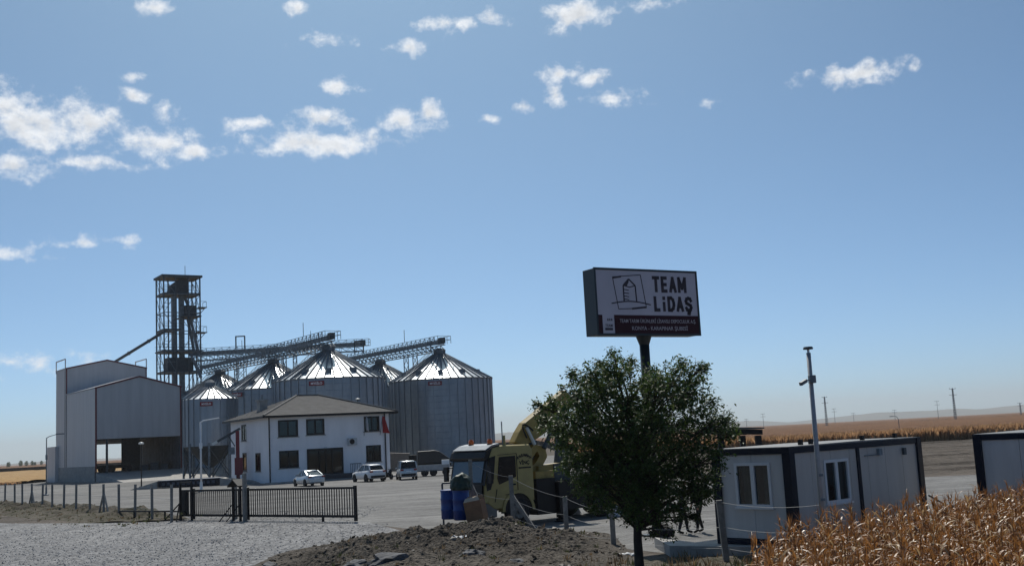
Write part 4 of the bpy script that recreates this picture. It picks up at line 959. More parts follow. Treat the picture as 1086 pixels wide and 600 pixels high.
def tpx(px, py, yl):
    o_ = tinv @ Vector((0, 0, CAM_H)); d_ = tinv.to_3x3() @ ray(px, py); q_ = o_ + d_ * ((yl - o_.y) / d_.y); return (q_.x, q_.z)
mb = MB(); mb.prism([tpx(a, b, .6) for a, b in ((546, 469), (551, 458), (557, 448), (571, 436.5), (600, 413), (611, 426), (590, 446), (580, 458), (567, 467), (556, 472))], .15, .6); mb.build('main_boom', YELLOW_D, tk, bevel=.04)
mb = MB(); mb.prism([tpx(a, b, .6) for a, b in ((560.7, 479), (566.4, 471), (578, 473.5), (580, 484), (574, 496), (564, 504), (559, 500), (567.6, 491), (572, 483), (569.5, 478), (564.5, 485), (561, 491))], .3, .62); mb.build('link_arm', YELLOW_D, tk)
MB().tube((*((lambda q: (q[0], .66, q[1]))(tpx(558.5, 453, .66))),), (*((lambda q: (q[0], .66, q[1]))(tpx(567, 471, .66))),), .07, n=12).build('hydraulic_rod', LAMP_GLASS, tk)
MB().prism([(-4.6, 4.9), (-4.9, 4.9), (-5.0, 3.2), (-4.95, 1.9), (-4.5, 1.9), (-4.6, 3.3)], -.12, .3).build('jib_boom', DSTEEL, tk)
MB().tube((-3.3, .78, 2.95), (-4.2, .78, 4.3), .1, n=12).build('hydraulic_cylinder', DSTEEL, tk); MB().bar((-3.0, .5, 2.1), (-4.6, .5, 2.2), .5, .3).build('slewing_beam', YELLOW_D, tk)
MB().tube((-4.1, .3, 1.3), (-4.55, .3, 3.4), .14, n=10).build('hydraulic_cylinder', DSTEEL, tk); MB().b6(-4.6, -3.75, -.6, .8, 1.26, 2.3).build('pump_unit', DSTEEL, tk)
hz = []
for k in range(14): t = k / 13; hz.append((-2.5 + .35 * math.sin(t * 3.1) - .35 * t, .72, 3.4 + .55 * math.sin(t * 2.6)))
MB().path(hz, [.035] * len(hz), 6).build('hose', BLACK, tk)

# ------------------------------------------------------------------ dirt mound, stones, drums, box, near fence
MX = [(-8.6, 0), (-7.8, .05), (-6.0, .25), (-4.4, .48), (-2.9, .62), (-1.35, .66), (-.4, .58), (.3, .42), (1.2, .3), (2.2, .1), (3.2, 0)]
def mound_z(x, y):
    if x <= MX[0][0] or x >= MX[-1][0]: h = 0
    else:
        for (a, za), (b, zb) in zip(MX[:-1], MX[1:]):
            if a <= x <= b: h = za + (zb - za) * (x - a) / (b - a)
    f = max(0, min(1, (41.0 - y) / 3.6)) * (max(0, min(1, (y - 25) / 11.0)) ** .8)
    f = f * f * (3 - 2 * f)
    n_ = fbm(x * .8, y * .8, 5)
    edge = min(1, h * 4)
    return h * f * (1 + .42 * n_) + edge * f * (.17 * fbm(x * 1.3 + 5, y * 1.3, 3) + .10 * abs(fbm(x * 3.3, y * 3.3, 5)) + .05 * fbm(x * 9, y * 9, 2)) + (-.06 if h * f < .02 else 0)
structure(grid('dirt_mound', lin(-9.6, 3.4, 300), lin(26.5, 41.5, 330), mound_z, DIRT, smooth=False))
def pebble(r, seed, m_, name='stone'):
    rnd = random.Random(seed); import bmesh
    bm = bmesh.new(); bmesh.ops.create_icosphere(bm, subdivisions=3, radius=r)
    for v in bm.verts: v.co *= 1 + .45 * noise.noise(v.co * (1.6 / r) + Vector((seed, 0, 0))) + .2 * noise.noise(v.co * (4.5 / r) + Vector((0, seed, 0))); v.co.z *= .7
    me = bpy.data.meshes.new(name); bm.to_mesh(me); bm.free(); me.materials.append(m_); return me
for k, (px, py, r, lab) in enumerate(((418, 594, .55, 'large bluish grey stone at the lower left foot of the dirt mound'), (546, 590, .26, 'pale grey stone low on the dirt mound, right of centre'), (500, 589, .3, 'dark grey stone in the middle of the dirt mound'), (378, 596, .3, 'smaller grey stone left of the large stone on the mound'), (286, 589, .22, 'dark clod at the far left toe of the mound'))):
    p = G(px, py, .35); p.z = mound_z(p.x, p.y) - r * .1
    o = obj('stone', pebble(r, k * 7 + 2, ROCK), None, p, k * 1.3); o.scale = (1.25, .9, .75); tag(o, lab, 'stone', 'stones on the dirt mound')
rnd = random.Random(12); cl = MB()
for k in range(1700):
    x, y = rnd.uniform(-9.3, 3.2), rnd.uniform(26.5, 40.6); z = mound_z(x, y)
    if z < .03: continue
    r = .02 + .09 * rnd.random() ** 5; q = Matrix.Rotation(rnd.random() * 6.28, 3, Vector((rnd.random() - .5, rnd.random() - .5, rnd.random() - .5)).normalized())
    vs = [Matrix.Diagonal((1, 1, .55)) @ (q @ Vector(c_)) * r * rnd.uniform(.7, 1.3) for c_ in ((1, 0, 0), (-1, 0, 0), (0, 1, 0), (0, -1, 0), (0, 0, 1), (0, 0, -1))]
    cl.add([v + Vector((x, y, z + r * .3)) for v in vs], [(0, 2, 4), (2, 1, 4), (1, 3, 4), (3, 0, 4), (2, 0, 5), (1, 2, 5), (3, 1, 5), (0, 3, 5)], rnd.choice((0, 0, 0, 0, 0, 0, 1)))
o = cl.build('soil_clods', [DIRT, TAN_SHEET], fix=False); tag(o, 'loose clods and gravel scattered over the dirt mound', 'clods'); o['kind'] = 'stuff'
for px, py, lab in ((487, 572, 'crumpled white plastic scrap on the middle of the dirt mound'), (666, 589, 'small crumpled white scrap on the ground left of the tree trunk')):
    p = G(px, py, .5 if px < 500 else 0)
    if px < 500: p.z = mound_z(p.x, p.y)
    mb = MB(); n = 7
    mb.add([(.3 * (i / (n - 1) - .5) * 1.5, .22 * (j / (n - 1) - .5) * 1.4, .05 + .09 * fbm(i * .6 + px, j * .6, 3)) for j in range(n) for i in range(n)], [(j * n + i, j * n + i + 1, j * n + n + i + 1, j * n + n + i) for j in range(n - 1) for i in range(n - 1)])
    o = mb.build('plastic_scrap', PAPER, fix=False); o.location = p; md = o.modifiers.new('thick', 'SOLIDIFY'); md.thickness = .01; tag(o, lab, 'scrap')
def drum(px, py, Y, label, sack):
    p = D(px, py, Y); z0 = p.z
    root = thing('plastic_drum', label, 'drum', (p.x, p.y, z0), 0, 'blue drums on the mound')
    MB().lathe([(.25, 0), (.29, .03), (.29, .3), (.305, .32), (.305, .36), (.29, .38), (.29, .66), (.305, .68), (.305, .72), (.29, .74), (.285, .95), (.25, 1.0)], 28).build('body', BLUE_D, root, True)
    MB().lathe([(.3, .96), (.3, 1.02), (.26, 1.03)], 28).build('rim', BLUE_D, root)
drum(490, 551, 39.6, 'nearer blue plastic drum with green sack on top, left of the cardboard box', True)
drum(477, 550, 40.1, 'blue plastic drum behind the one with the green sack, at left', False)
p = D(490, 551, 39.6); import bmesh as _b
def blob(name, loc, sx, sy, sz, m_, seed, amp=.25):
    bm = _b.new(); _b.ops.create_icosphere(bm, subdivisions=4, radius=1)
    for v in bm.verts:
        n_ = noise.noise(v.co * 1.7 + Vector((seed, 0, 0))) + .5 * noise.noise(v.co * 4.1 + Vector((0, seed, 0))); v.co *= 1 + amp * n_; v.co.z = max(v.co.z, -.55)
        v.co.x *= sx; v.co.y *= sy; v.co.z *= sz
    me = bpy.data.meshes.new(name); bm.to_mesh(me); bm.free(); me.materials.append(m_); me.polygons.foreach_set('use_smooth', [True] * len(me.polygons)); return obj(name, me, None, loc)
tag(blob('garbage_sack', (p.x, p.y, p.z + 1.03 + .55 * .36), .40, .36, .36, GREEN_BAG, 3), 'dark green sack bulging on top of the nearer blue drum', 'sack')
p = D(507, 551, 39.2); cb = thing('cardboard_box', 'tilted open cardboard box leaning beside the blue drums', 'box', p, R(-18)); cb.rotation_euler.y = R(-9); cb.rotation_euler.x = R(4)
w, d_, h = .62, .5, .68
for (a0, a1, b0, b1) in ((-w / 2, w / 2, -d_ / 2, -d_ / 2 + .012), (-w / 2, w / 2, d_ / 2 - .012, d_ / 2), (-w / 2, -w / 2 + .012, -d_ / 2 + .013, d_ / 2 - .013), (w / 2 - .012, w / 2, -d_ / 2 + .013, d_ / 2 - .013)): MB().b6(a0, a1, b0, b1, 0, h).build('side', CARD, cb)
MB().b6(-w / 2 + .02, w / 2 - .02, -d_ / 2 + .02, d_ / 2 - .02, .01, .03).build('bottom', CARD, cb)
MB().add([(-w / 2, -d_ / 2, h), (w / 2, -d_ / 2, h), (w / 2 - .08, -d_ / 2 + .1, h + .15), (-w / 2 + .05, -d_ / 2 + .16, h + .12)], [(0, 1, 2, 3)]).build('flap', CARD_L, cb)
MB().add([(-w / 2, d_ / 2, h), (w / 2, d_ / 2, h), (w / 2 - .03, d_ / 2 - .1, h + .13), (-w / 2 + .05, d_ / 2 - .13, h + .15)], [(0, 1, 2, 3)]).build('flap', CARD_L, cb)
p = D(497, 551, 39.9); cb2 = MB(); cb2.b6(-.3, .3, -.2, .2, 0, .62); o = cb2.build('cardboard_box', CARD, bevel=.01); o.location = p; o.rotation_euler = (0, R(6), R(20)); tag(o, 'closed brown cardboard box half hidden between drums and open box', 'box')
# bent steel frame left of the drums
p0 = D(470.5, 552, 40.3); sf = MB().path([(.55, 0, 1.32), (.02, 0, 1.32), (0, 0, 1.28), (0, 0, -.2)], [.035] * 4, 8).build('pipe_stand', DSTEEL); sf.location = p0; tag(sf, 'bent dark pipe standing at the left of the blue drums', 'pipe')
# near wire fence on the right
nf = thing('wire_fence', 'leaning concrete post and wire fence in front of the crane truck and white container', 'fence', (0, 0, 0))
posts = [(498.5, 487, 40.2, 501, 552), (541.5, 504, 39.6, 545, 558), (599, 526, 37.6, 601.5, 573), (648.5, 540, 34.8, 651, 580), (762.5, 530, 29.2, 771.5, 598)]
tops_ = []
for i, (xt, yt, Y, xb_, yb_) in enumerate(posts):
    a, b = D(xt, yt, Y), D(xb_, yb_, Y); b.z = min(b.z, .2); w = .15 if i != 0 else .13
    MB().bar(b - V(0, 0, .3), a, w, w).build('post', CONC_D, nf); tops_.append((a, b))
for i, dx in ((0, .75), (1, .8)):
    a, b = tops_[i]; m_ = a.lerp(b, .35); MB().bar(m_, Vector((b.x + dx, b.y - .2, b.z - .1)), .12, .12).build('brace', CONC_D, nf)
lp = D(872, 545, 26.0)
for f0 in (.03, .42, .75):
    pts = []
    line = [a.lerp(b, f0) for a, b in tops_] + [Vector((lp.x, lp.y, tops_[-1][0].lerp(tops_[-1][1], f0 * .9).z + .02))]
    for a, b in zip(line[:-1], line[1:]):
        for k in range(6): t = k / 6; q = a.lerp(b, t); q.z -= .10 * 4 * t * (1 - t); pts.append(q)
    pts.append(line[-1]); MB().path(pts, [.005] * len(pts), 4).build('wire', mat('pale wire', (.4, .4, .39), .6, var=.05), nf)

# ------------------------------------------------------------------ office containers
CC = G(844, 579, .3); CA = R(42); cu_, cv_ = Vector((math.cos(CA), math.sin(CA), 0)), Vector((-math.sin(CA), math.cos(CA), 0)); SLZ = .3
cl_len = lambda px: (on_line(px, CC, CC + cu_, 500) - CC).dot(cu_)
cw_len = lambda px: (on_line(px, CC, CC + cv_, 520) - CC).dot(cv_)
CL, CWD, CH = cl_len(974), cw_len(763.5), 2.52
sl0 = G(711, 590); poly = [sl0, CC - cu_ * .15 - cv_ * .35, CC + cu_ * (CL + .3) - cv_ * .35, CC + cu_ * (CL + .3) + cv_ * (CWD + .3), CC + cv_ * (CWD + 1.0), sl0 + Vector((-.1, 2.7, 0))]
tag(MB().prism([(q.x, q.y) for q in poly], -.1, SLZ - .004, 'z').build('concrete_slab', CONC), 'concrete slab under the nearer white office container', 'slab')
def container(name, label, loc, rz, L, W, H, wins_long, wins_end, mids, pan_long, pan_end):
    root = thing(name, label, 'container', loc, rz, 'office containers'); p = .12
    for x in (0, L):
        for y in (0, W): MB().box((x, y, H / 2), (p * 2, p * 2, H)).build('corner_post', NAVY, root)
    for z0, z1, nm in ((0.02, .16, 'floor_rail'), (H - .17, H - .02, 'roof_rail')):
        MB().b6(p, L - p, -.1, .1, z0, z1).build(nm, NAVY, root); MB().b6(p, L - p, W - .1, W + .1, z0, z1).build(nm, NAVY, root)
        MB().b6(-.1, .1, p, W - p, z0, z1).build(nm, NAVY, root); MB().b6(L - .1, L + .1, p, W - p, z0, z1).build(nm, NAVY, root)
    MB().prism([(-.1, H - .015), (L + .1, H - .015), (L + .1, H + .01), (L / 2, H + .03), (-.1, H + .01)], -.1, W + .1).build('roof', mat('dusty white roof', (.2, .2, .195), .6, var=.1), root)
    for x in mids: MB().b6(x - .07, x + .07, -.09, .09, .165, H - .175).build('mid_post', NAVY, root)
    def panels(length, face, wins, m_, step):
        n_ = max(1, round(length / step)); e = [length * k / n_ for k in range(n_ + 1)]
        for a, b in zip(e[:-1], e[1:]):
            zs = [(.165, H - .175)]
            cuts = [w for w in wins if w[0] < b - .01 and w[1] > a + .01]
            mb = MB()
            def bx(s0, s1, z0, z1):
                if s1 - s0 < .01: return
                mb.add([face(s, z, t) for t in (0, .05) for s, z in ((s0, z0), (s1, z0), (s1, z1), (s0, z1))], [(0, 1, 2, 3), (7, 6, 5, 4), (0, 4, 5, 1), (1, 5, 6, 2), (2, 6, 7, 3), (3, 7, 4, 0)])
            a_, b_ = a + .006, b - .006
            if cuts:
                w = cuts[0]; bx(a_, b_, .165, w[2]); bx(a_, b_, w[3], H - .175); bx(a_, min(b_, w[0]), w[2], w[3]); bx(max(a_, w[1]), b_, w[2], w[3])
            else: bx(a_, b_, .165, H - .175)
            mb.build('wall_panel', m_, root)
        for (a, b, c, d) in wins:
            def bw(s0, s1, z0, z1, t0, t1, mb): mb.add([face(s, z, t) for t in (t0, t1) for s, z in ((s0, z0), (s1, z0), (s1, z1), (s0, z1))], [(0, 1, 2, 3), (7, 6, 5, 4), (0, 4, 5, 1), (1, 5, 6, 2), (2, 6, 7, 3), (3, 7, 4, 0)])
            mb = MB(); f = .075
            bw(a, b, c, c + f, -.03, .07, mb); bw(a, b, d - f, d, -.03, .07, mb); bw(a, a + f, c + f, d - f, -.03, .07, mb); bw(b - f, b, c + f, d - f, -.03, .07, mb); m2 = (a + b) / 2; bw(m2 - .06, m2 + .06, c + f, d - f, -.028, .068, mb)
            wo_ = mb.build('window', PVC, root)
            for s0, s1 in ((a + f, m2 - .06), (m2 + .06, b - f)):
                mb = MB(); bw(s0, s1, c + f, d - f, .02, .035, mb); mb.build('pane', PANE, wo_)
            mb = MB(); bw(a - .04, b + .04, c - .05, c, -.07, .0, mb); mb.build('sill', PVC, wo_)
            for k, s0 in enumerate((a + f + .05, m2 + .12)):
                mb = MB(); bw(s0, s0 + .15 + .1 * k, c + f, d - f, .06, .075, mb); mb.build('curtain', CURTAIN, wo_)
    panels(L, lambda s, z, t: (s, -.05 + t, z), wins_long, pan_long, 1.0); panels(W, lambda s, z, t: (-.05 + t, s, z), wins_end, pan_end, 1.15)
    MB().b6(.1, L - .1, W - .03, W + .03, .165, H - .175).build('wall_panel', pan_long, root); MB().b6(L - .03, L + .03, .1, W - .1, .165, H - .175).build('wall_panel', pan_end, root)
    MB().b6(.05, L - .05, .05, W - .05, .03, .15).build('floor', DSTEEL, root); MB().b6(.12, L - .12, W - .2, W - .15, .165, H - .2).build('shade_sheet', mat('painted interior shade', (.06, .05, .045), .7, var=.2, scale=3), root)  # dark sheet added before the back wall to paint in the room's shade
    return root
c1 = container('office_container', 'white office container with two windows and dark blue frame on a slab', CC, CA, CL, CWD, CH, [(cl_len(872), cl_len(898), .95, 2.1)], [(cw_len(820), cw_len(782), .98, 2.14)], [cl_len(909)], PANEL_DIM, PANEL_SKYLIT)
x = cl_len(930); MB().b6(x, x + .16, -.14, -.055, 2.1, 2.28).build('wall_lamp', STEEL, c1); x = cl_len(957); MB().b6(x, x + .14, -.12, -.055, 2.05, 2.25).build('vent', DSTEEL, c1); x = cl_len(916); MB().bar((x, -.07, 2.12), (cl_len(930), -.07, 2.12), .025).build('conduit', STEEL, c1)
for px in (859, 870, 925, 960): x = cl_len(px); MB().b6(x, x + .1, .2, .3, CH + .02, CH + .16).build('lifting_lug', BLACK, c1)
C2 = D(1038, 470, 33.0) - cv_ * 2.4; C2.z = SLZ
c2 = container('office_container', 'plain white office container cut off by the right edge of the picture', C2, CA, 6.0, 2.4, CH, [], [], [], PANEL_DIM, PANEL_SKYLIT)
MB().b6(1.0, 1.1, .2, .3, CH + .02, CH + .16).build('lifting_lug', BLACK, c2)
tag(MB().prism([(q.x, q.y) for q in (C2 - cu_ * .4 - cv_ * .4, C2 + cu_ * 6.4 - cv_ * .4, C2 + cu_ * 6.4 + cv_ * 2.8, C2 - cu_ * .4 + cv_ * 2.8)], -.1, SLZ - .004, 'z').build('concrete_slab', CONC), 'concrete slab under the container at the right edge', 'slab')
cp = D(805, 464, 35.5); cn = thing('steel_canopy', 'dark steel canopy frame rising behind the container roof', 'canopy', (cp.x, cp.y, 0), R(0))
z = D(805, 458, 35.5).z
MB().bar((-1.55, 0, z + .1), (.1, 0, z), .25, .16).build('beam', BLACK, cn); MB().b6(-.12, .06, -.1, .1, 0, z - .1).build('post', BLACK, cn); MB().b6(-1.3, -1.12, -.1, .1, 0, z).build('post', BLACK, cn); MB().bar((-1.55, 2.5, z + .1), (.1, 2.5, z), .25, .16).build('beam', BLACK, cn)
for y in (2.4,): MB().b6(-.12, .06, y, y + .2, 0, z - .1).build('post', BLACK, cn)
MB().prism([(-1.6, z + .2), (.15, z + .1), (.15, z + .14), (-1.6, z + .24)], -.2, 2.7).build('roof_sheet', DSTEEL, cn)
# small dark cart right of the container
q = D(1010, 518, 34.5); ct = thing('hand_cart', 'low dark hand cart between the two containers behind the corn', 'cart', (q.x, q.y, 0))
MB().b6(-.2, 1.5, -.4, .4, .55, .75).build('bed', DSTEEL, ct); MB().bar((-.2, 0, .7), (-.75, 0, 1.05), .05).build('handle', DSTEEL, ct)
for x in (0, 1.2):
    for y in (-.4, .4): MB().tube((x, y - .05, .3), (x, y + .05, .3), .3, n=14).build('wheel', RUBBER, ct)

# ------------------------------------------------------------------ sign
SO = D(634, 355, 36); SA = R(31); SW, SH, ST = 4.3, 2.2, .66
sg = thing('roadside_sign', 'large white and maroon sign board with silo drawing on a dark pole', 'sign', (SO.x, SO.y, 0), SA); SZ = SO.z
MB().b6(0, SW, 0, ST, SZ, SZ + SH).build('case', SIGN_CASE, sg, bevel=.02)
MB().b6(.05, SW - .05, -.012, -.002, SZ + .05, SZ + SH - .05).build('face', SIGN_FACE, sg)
mb = MB(); mb.b6(-.02, SW + .02, -.03, .02, SZ - .02, SZ + .05).b6(-.02, SW + .02, -.03, .02, SZ + SH - .05, SZ + SH + .02).b6(-.02, .05, -.029, .019, SZ + .051, SZ + SH - .051).b6(SW - .05, SW + .02, -.029, .019, SZ + .051, SZ + SH - .051); mb.build('frame', SIGN_CASE, sg)
def su(u): return u * SW
def sv(v): return SZ + (1 - v) * SH
MB().b6(.052, su(.05), -.018, -.0125, SZ + .052, sv(.70)).build('band', SIGN_MAROON, sg); MB().b6(su(.16), SW - .052, -.018, -.0125, SZ + .052, sv(.70)).build('band', SIGN_MAROON, sg)
def fit(o, w):
    bpy.context.view_layer.update(); cw = o.dimensions.x; o.scale.x *= w / cw; return o
RT = (R(90), 0, 0)
GL = {'T': [[(0, 1), (1, 1)], [(.5, 1), (.5, 0)]], 'E': [[(0, 0), (0, 1)], [(0, 1), (.9, 1)], [(0, .5), (.8, .5)], [(0, 0), (.9, 0)]],
      'A': [[(0, 0), (.5, 1)], [(.5, 1), (1, 0)], [(.2, .3), (.8, .3)]], 'M': [[(0, 0), (0, 1)], [(0, 1), (.5, .25)], [(.5, .25), (1, 1)], [(1, 1), (1, 0)]],
      'L': [[(0, 1), (0, 0)], [(0, 0), (.9, 0)]], 'i': [[(.5, .56), (.5, 0)], [(.5, .93), (.5, 1.0)]],
      'D': [[(0, 0), (0, 1)], [(0, 1), (.5, 1), (.85, .85), (1, .6), (1, .4), (.85, .15), (.5, 0), (0, 0)]],
      'S': [[(1, .8), (.85, .95), (.5, 1), (.15, .93), (0, .76), (.1, .6), (.5, .5), (.9, .4), (1, .24), (.85, .07), (.5, 0), (.15, .05), (0, .2)], [(.5, 0), (.45, -.12), (.62, -.16), (.55, -.27), (.35, -.26)]]}
def sign_word(word, u0, v1, hh, ww):
    x = su(u0); k = .115
    for ch_ in word:
        lw_ = {'i': .12, 'M': .40, 'L': .26, 'E': .27}.get(ch_, .32) * ww; mb = MB()
        for st_ in GL[ch_]:
            for a, b in zip(st_[:-1], st_[1:]):
                A = Vector((x + a[0] * lw_, -.016, sv(v1) + k / 2 + a[1] * (hh - k))); B = Vector((x + b[0] * lw_, -.016, sv(v1) + k / 2 + b[1] * (hh - k))); e = (B - A).normalized() * k * .42
                mb.bar(A - e, B + e, .006, k)
        mb.build('letter', SIGN_INK, sg); x += lw_ + k + .05
sign_word('TEAM', .56, .345, .56, .66)
sign_word('LiDAS', .565, .64, .53, .66)
fit(text('lettering', 'TEAM TARIM ÜRÜNLERİ LİSANSLI DEPOCULUK A.Ş.', .17, SIGN_TXT, sg, (su(.21), -.022, sv(.815)), RT, 1, .001, depth=.002), su(.75))
fit(text('lettering', 'KONYA - KARAPINAR ŞUBESİ', .18, SIGN_TXT, sg, (su(.32), -.022, sv(.925)), RT, 1, .001, depth=.002), su(.55))
fit(text('lettering', 'TEAM', .13, SIGN_INK, sg, (su(.072), -.018, sv(.88)), RT, 1, .001, depth=.002), su(.068))
MB().b6(su(.07), su(.142), -.018, -.0135, sv(.93), sv(.895)).build('lettering_rule', SIGN_INK, sg)
def stroke(pts, w, name='logo_stroke'):
    mb = MB()
    for a, b in zip(pts[:-1], pts[1:]): mb.bar((su(a[0]), -.016, sv(a[1])), (su(b[0]), -.016, sv(b[1])), .006, w)
    return mb.build(name, SIGN_INK, sg)
stroke([(.168, .127), (.437, .08), (.476, .585), (.335, .60), (.208, .61), (.168, .127)], .028)
stroke([(.168, .14), (.25, .115)], .06); stroke([(.335, .602), (.47, .575)], .06)
stroke([(.265, .49), (.265, .25), (.32, .15), (.38, .25), (.385, .49)], .05); stroke([(.265, .25), (.325, .275), (.38, .25)], .035)
for v_ in (.31, .36, .41, .455): stroke([(.265, v_), (.315, v_ + .012)], .03)
MB().prism([(su(.268), sv(.25)), (su(.322), sv(.155)), (su(.318), sv(.2)), (su(.30), sv(.255))], -.018, -.013).build('logo_stroke', SIGN_INK, sg)
stroke([(.145 + .375 * t / 10, .535 - .05 * math.sin(math.pi * (.05 + .9 * t / 10)) + .012 * t / 10) for t in range(11)], .04)
for dx in (0, .02, .04): MB().b6(su(.095 + dx * .9), su(.105 + dx * .9), -.018, -.0135, sv(.79), sv(.755)).build('logo_stroke', SIGN_INK, sg)
pxl = (on_line(684, SO, SO + Vector((math.cos(SA), math.sin(SA), 0)), 370) - SO).length + .24
MB().tube((pxl, ST / 2, 0), (pxl, ST / 2, SZ - .002), .165, n=20).build('pole', SIGN_CASE, sg, True); MB().lathe([(.165, -.3), (.27, -.002)], 20, (pxl, ST / 2, SZ)).build('pole_head', SIGN_CASE, sg); MB().b6(pxl - .4, pxl + .4, ST / 2 - .4, ST / 2 + .4, 0, .06).build('base_plate', SIGN_CASE, sg)

# ------------------------------------------------------------------ camera pole
zt = D(857, 374, 26).z; cpole = thing('camera_pole', 'slim grey pole with a security camera in front of the white container', 'camera pole', (lp.x, lp.y, 0))
tp_ = D(857.5, 376, 26); dxl = tp_.x - lp.x
MB().path([(0, 0, 0), (dxl * .45, 0, zt * .5), (dxl, 0, zt)], [.062, .055, .052], 10).build('pole', mat('light grey pole', (.38, .39, .40), .5, .2, var=.06), cpole, True)
MB().tube((dxl, 0, zt), (dxl, 0, zt + .08), .03).build('lamp_stem', WHITE, cpole); MB().lathe([(.11, 0), (.12, .02), (.10, .06)], 14, (dxl, 0, zt + .08)).build('lamp_head', DSTEEL, cpole)
zc = D(861, 402, 26).z; xc_ = dxl * zc / zt
bx_ = MB().box((xc_ + .02, -.05, zc), (.15, .16, .18)).build('bracket_box', STEEL, cpole, bevel=.01); MB().bar((xc_, -.1, zc - .02), (xc_ - .18, -.18, zc - .03), .03).build('camera_arm', STEEL, cpole)
MB().bar((xc_ - .16, -.2, zc - .03), (xc_ - .33, -.34, zc - .11), .075, .075).build('security_camera', STEEL, cpole)
for f in (.33, .44): MB().box((dxl * f + .03, -.06, zt * f), (.09, .05, .06)).build('clamp', STEEL, cpole)

# ------------------------------------------------------------------ tree
TB = Vector((2.62, 26.6, 0)); rnd = random.Random(21)
tree = thing('ash_tree', 'young dense green ash tree standing before the sign pole', 'tree', TB)
CLUMP = [(650,397,23),(628,404,21),(605,416,20),(586,432,17),(577,446,12),(597,456,22),(622,440,34),(655,430,38),(690,415,28),(715,402,22),(738,394,14),(728,420,27),(752,428,17),(764,448,17),(769,466,12),(745,455,30),(710,450,40),(670,470,44),(634,478,36),(612,486,22),(600,476,13),(614,510,17),(634,516,26),(655,508,34),(685,508,38),(720,495,34),(746,488,20),(756,506,11),(738,514,20),(703,530,26),(670,530,24),(645,534,14),(703,556,13),(718,548,13),(650,381,12),(668,384,13),(722,387,11),(752,526,9),(632,540,9),(636,386,9),(695,396,16),(692,566,8),(690,545,18),(665,548,12),(722,536,16),(742,532,10),(572,434,7),(744,385,8),(610,398,9),(776,458,6),(734,550,7),(708,570,6)]
pts_top = []
trunk_top = D(672, 440, 26.7) - TB
trunk = MB(); tpts = [Vector((.0, 0, -.2)), Vector((.0, 0, .1)), Vector((.0, .01, .9)), (Vector((0, 0, 0)).lerp(trunk_top, .5)), trunk_top]
trunk.path(tpts, [.15, .12, .10, .085, .035], 10); trunk.build('trunk', BARK, tree, True)
br = MB(); leaves = MB(); R_C = 2.35; cen = D(675, 468, 26.6) - TB
def add_leaf(p, l, w, rnd, mi):
    a = rnd.uniform(0, 6.283); t = rnd.gauss(-.35, .5); d = Vector((math.cos(a) * math.cos(t), math.sin(a) * math.cos(t), math.sin(t)))
    s = d.cross(Vector((rnd.gauss(0, .5), rnd.gauss(0, .5), 1))).normalized() * w
    m_ = p + d * l * .5 + Vector((0, 0, .008)); leaves.add([p, m_ + s, p + d * l, m_ - s], [(0, 1, 2), (0, 2, 3)], mi)
def keep(p, lim): return noise.noise(p * 2.3 + Vector((7, 3, 1))) + .5 * noise.noise(p * 5.1) > lim
for (x, y, r) in CLUMP:
    base = D(x, y, 26.6) - TB; off = (base - cen); rad = r * 26.6 / FPX; outer = math.hypot(off.x, off.z) / R_C
    dd = math.sqrt(max(.05, 1 - min(1, outer) ** 2)) * 1.7
    for k, dep in enumerate((-dd, dd, rnd.uniform(-.5, .5) * dd) if r > 18 else (rnd.uniform(-.6, .6) * dd,)):
        f = 1 - .22 * rnd.random() * (k > 0); c = cen + off * f + Vector((0, dep * rnd.uniform(.55, 1), rnd.gauss(0, .06))); rr_ = rad * rnd.uniform(.78, 1.0)
        f0 = max(.30, min(.95, (c.z - .5) / max(.1, trunk_top.z) * .72)); s0 = tpts[2].lerp(trunk_top, max(0, (f0 * trunk_top.z - .9) / (trunk_top.z - .9)))
        mid = s0.lerp(c, .5) + Vector((rnd.gauss(0, .08), rnd.gauss(0, .08), .12)); br.path([s0, mid, c], [.035, .022, .008], 5)
        out = off.normalized() if outer > .45 else Vector((0, 0, 0))
        for q in range(11):
            dr = (Vector((rnd.gauss(0, 1), rnd.gauss(0, 1), rnd.gauss(.1, .9))).normalized() + out * .7).normalized()
            e = c + dr * rr_ * (rnd.uniform(.6, 1.05) if q < 7 else rnd.uniform(1.0, 1.45)); br.path([mid.lerp(c, rnd.uniform(.5, 1)), c.lerp(e, .5) + Vector((0, 0, .03)), e], [.009, .006, .003], 4)
            for j in range(int((30 if q < 7 else 18) * max(.4, rr_ / .5))):
                g = c.lerp(e, rnd.uniform(.35, 1.06)) + Vector((rnd.gauss(0, .06), rnd.gauss(0, .06), rnd.gauss(0, .05)))
                if keep(g, -.3): add_leaf(g, rnd.uniform(.06, .13), rnd.uniform(.016, .03), rnd, 1 if rnd.random() < .16 else 0)
        for j in range(int(360 * (rr_ / .5) ** 2)):
            v_ = Vector((rnd.gauss(0, 1), rnd.gauss(0, 1), rnd.gauss(0, 1))).normalized() * rr_ * rnd.random() ** .45
            if keep(c + v_, -.1): add_leaf(c + v_, rnd.uniform(.06, .13), rnd.uniform(.018, .034), rnd, 1 if rnd.random() < .16 else 0)
br.build('limbs', BARK, tree, fix=False)
o = leaves.build('crown', [LEAF, LEAF_Y], tree, fix=False); o['kind'] = 'stuff'
sp_ = []
for k in range(420):
    x_, y_ = rnd.uniform(1.2, 6.2), rnd.uniform(23.5, 30.2)
    if noise.noise(Vector((x_ * .8, y_ * .8, 0))) > -.05: sp_.append((x_, y_, 0))
tufts('dry_weeds', sp_, [WEED, WEED, WEED, WEED_G], 'dry brown weeds on the rough ground round the tree trunk', .05, .36, 6, 9)
sp_ = []
for k in range(160):
    x_, y_ = rnd.uniform(-6, 2.5), rnd.uniform(29, 39); sp_.append((x_, y_, mound_z(x_, y_) - .01))
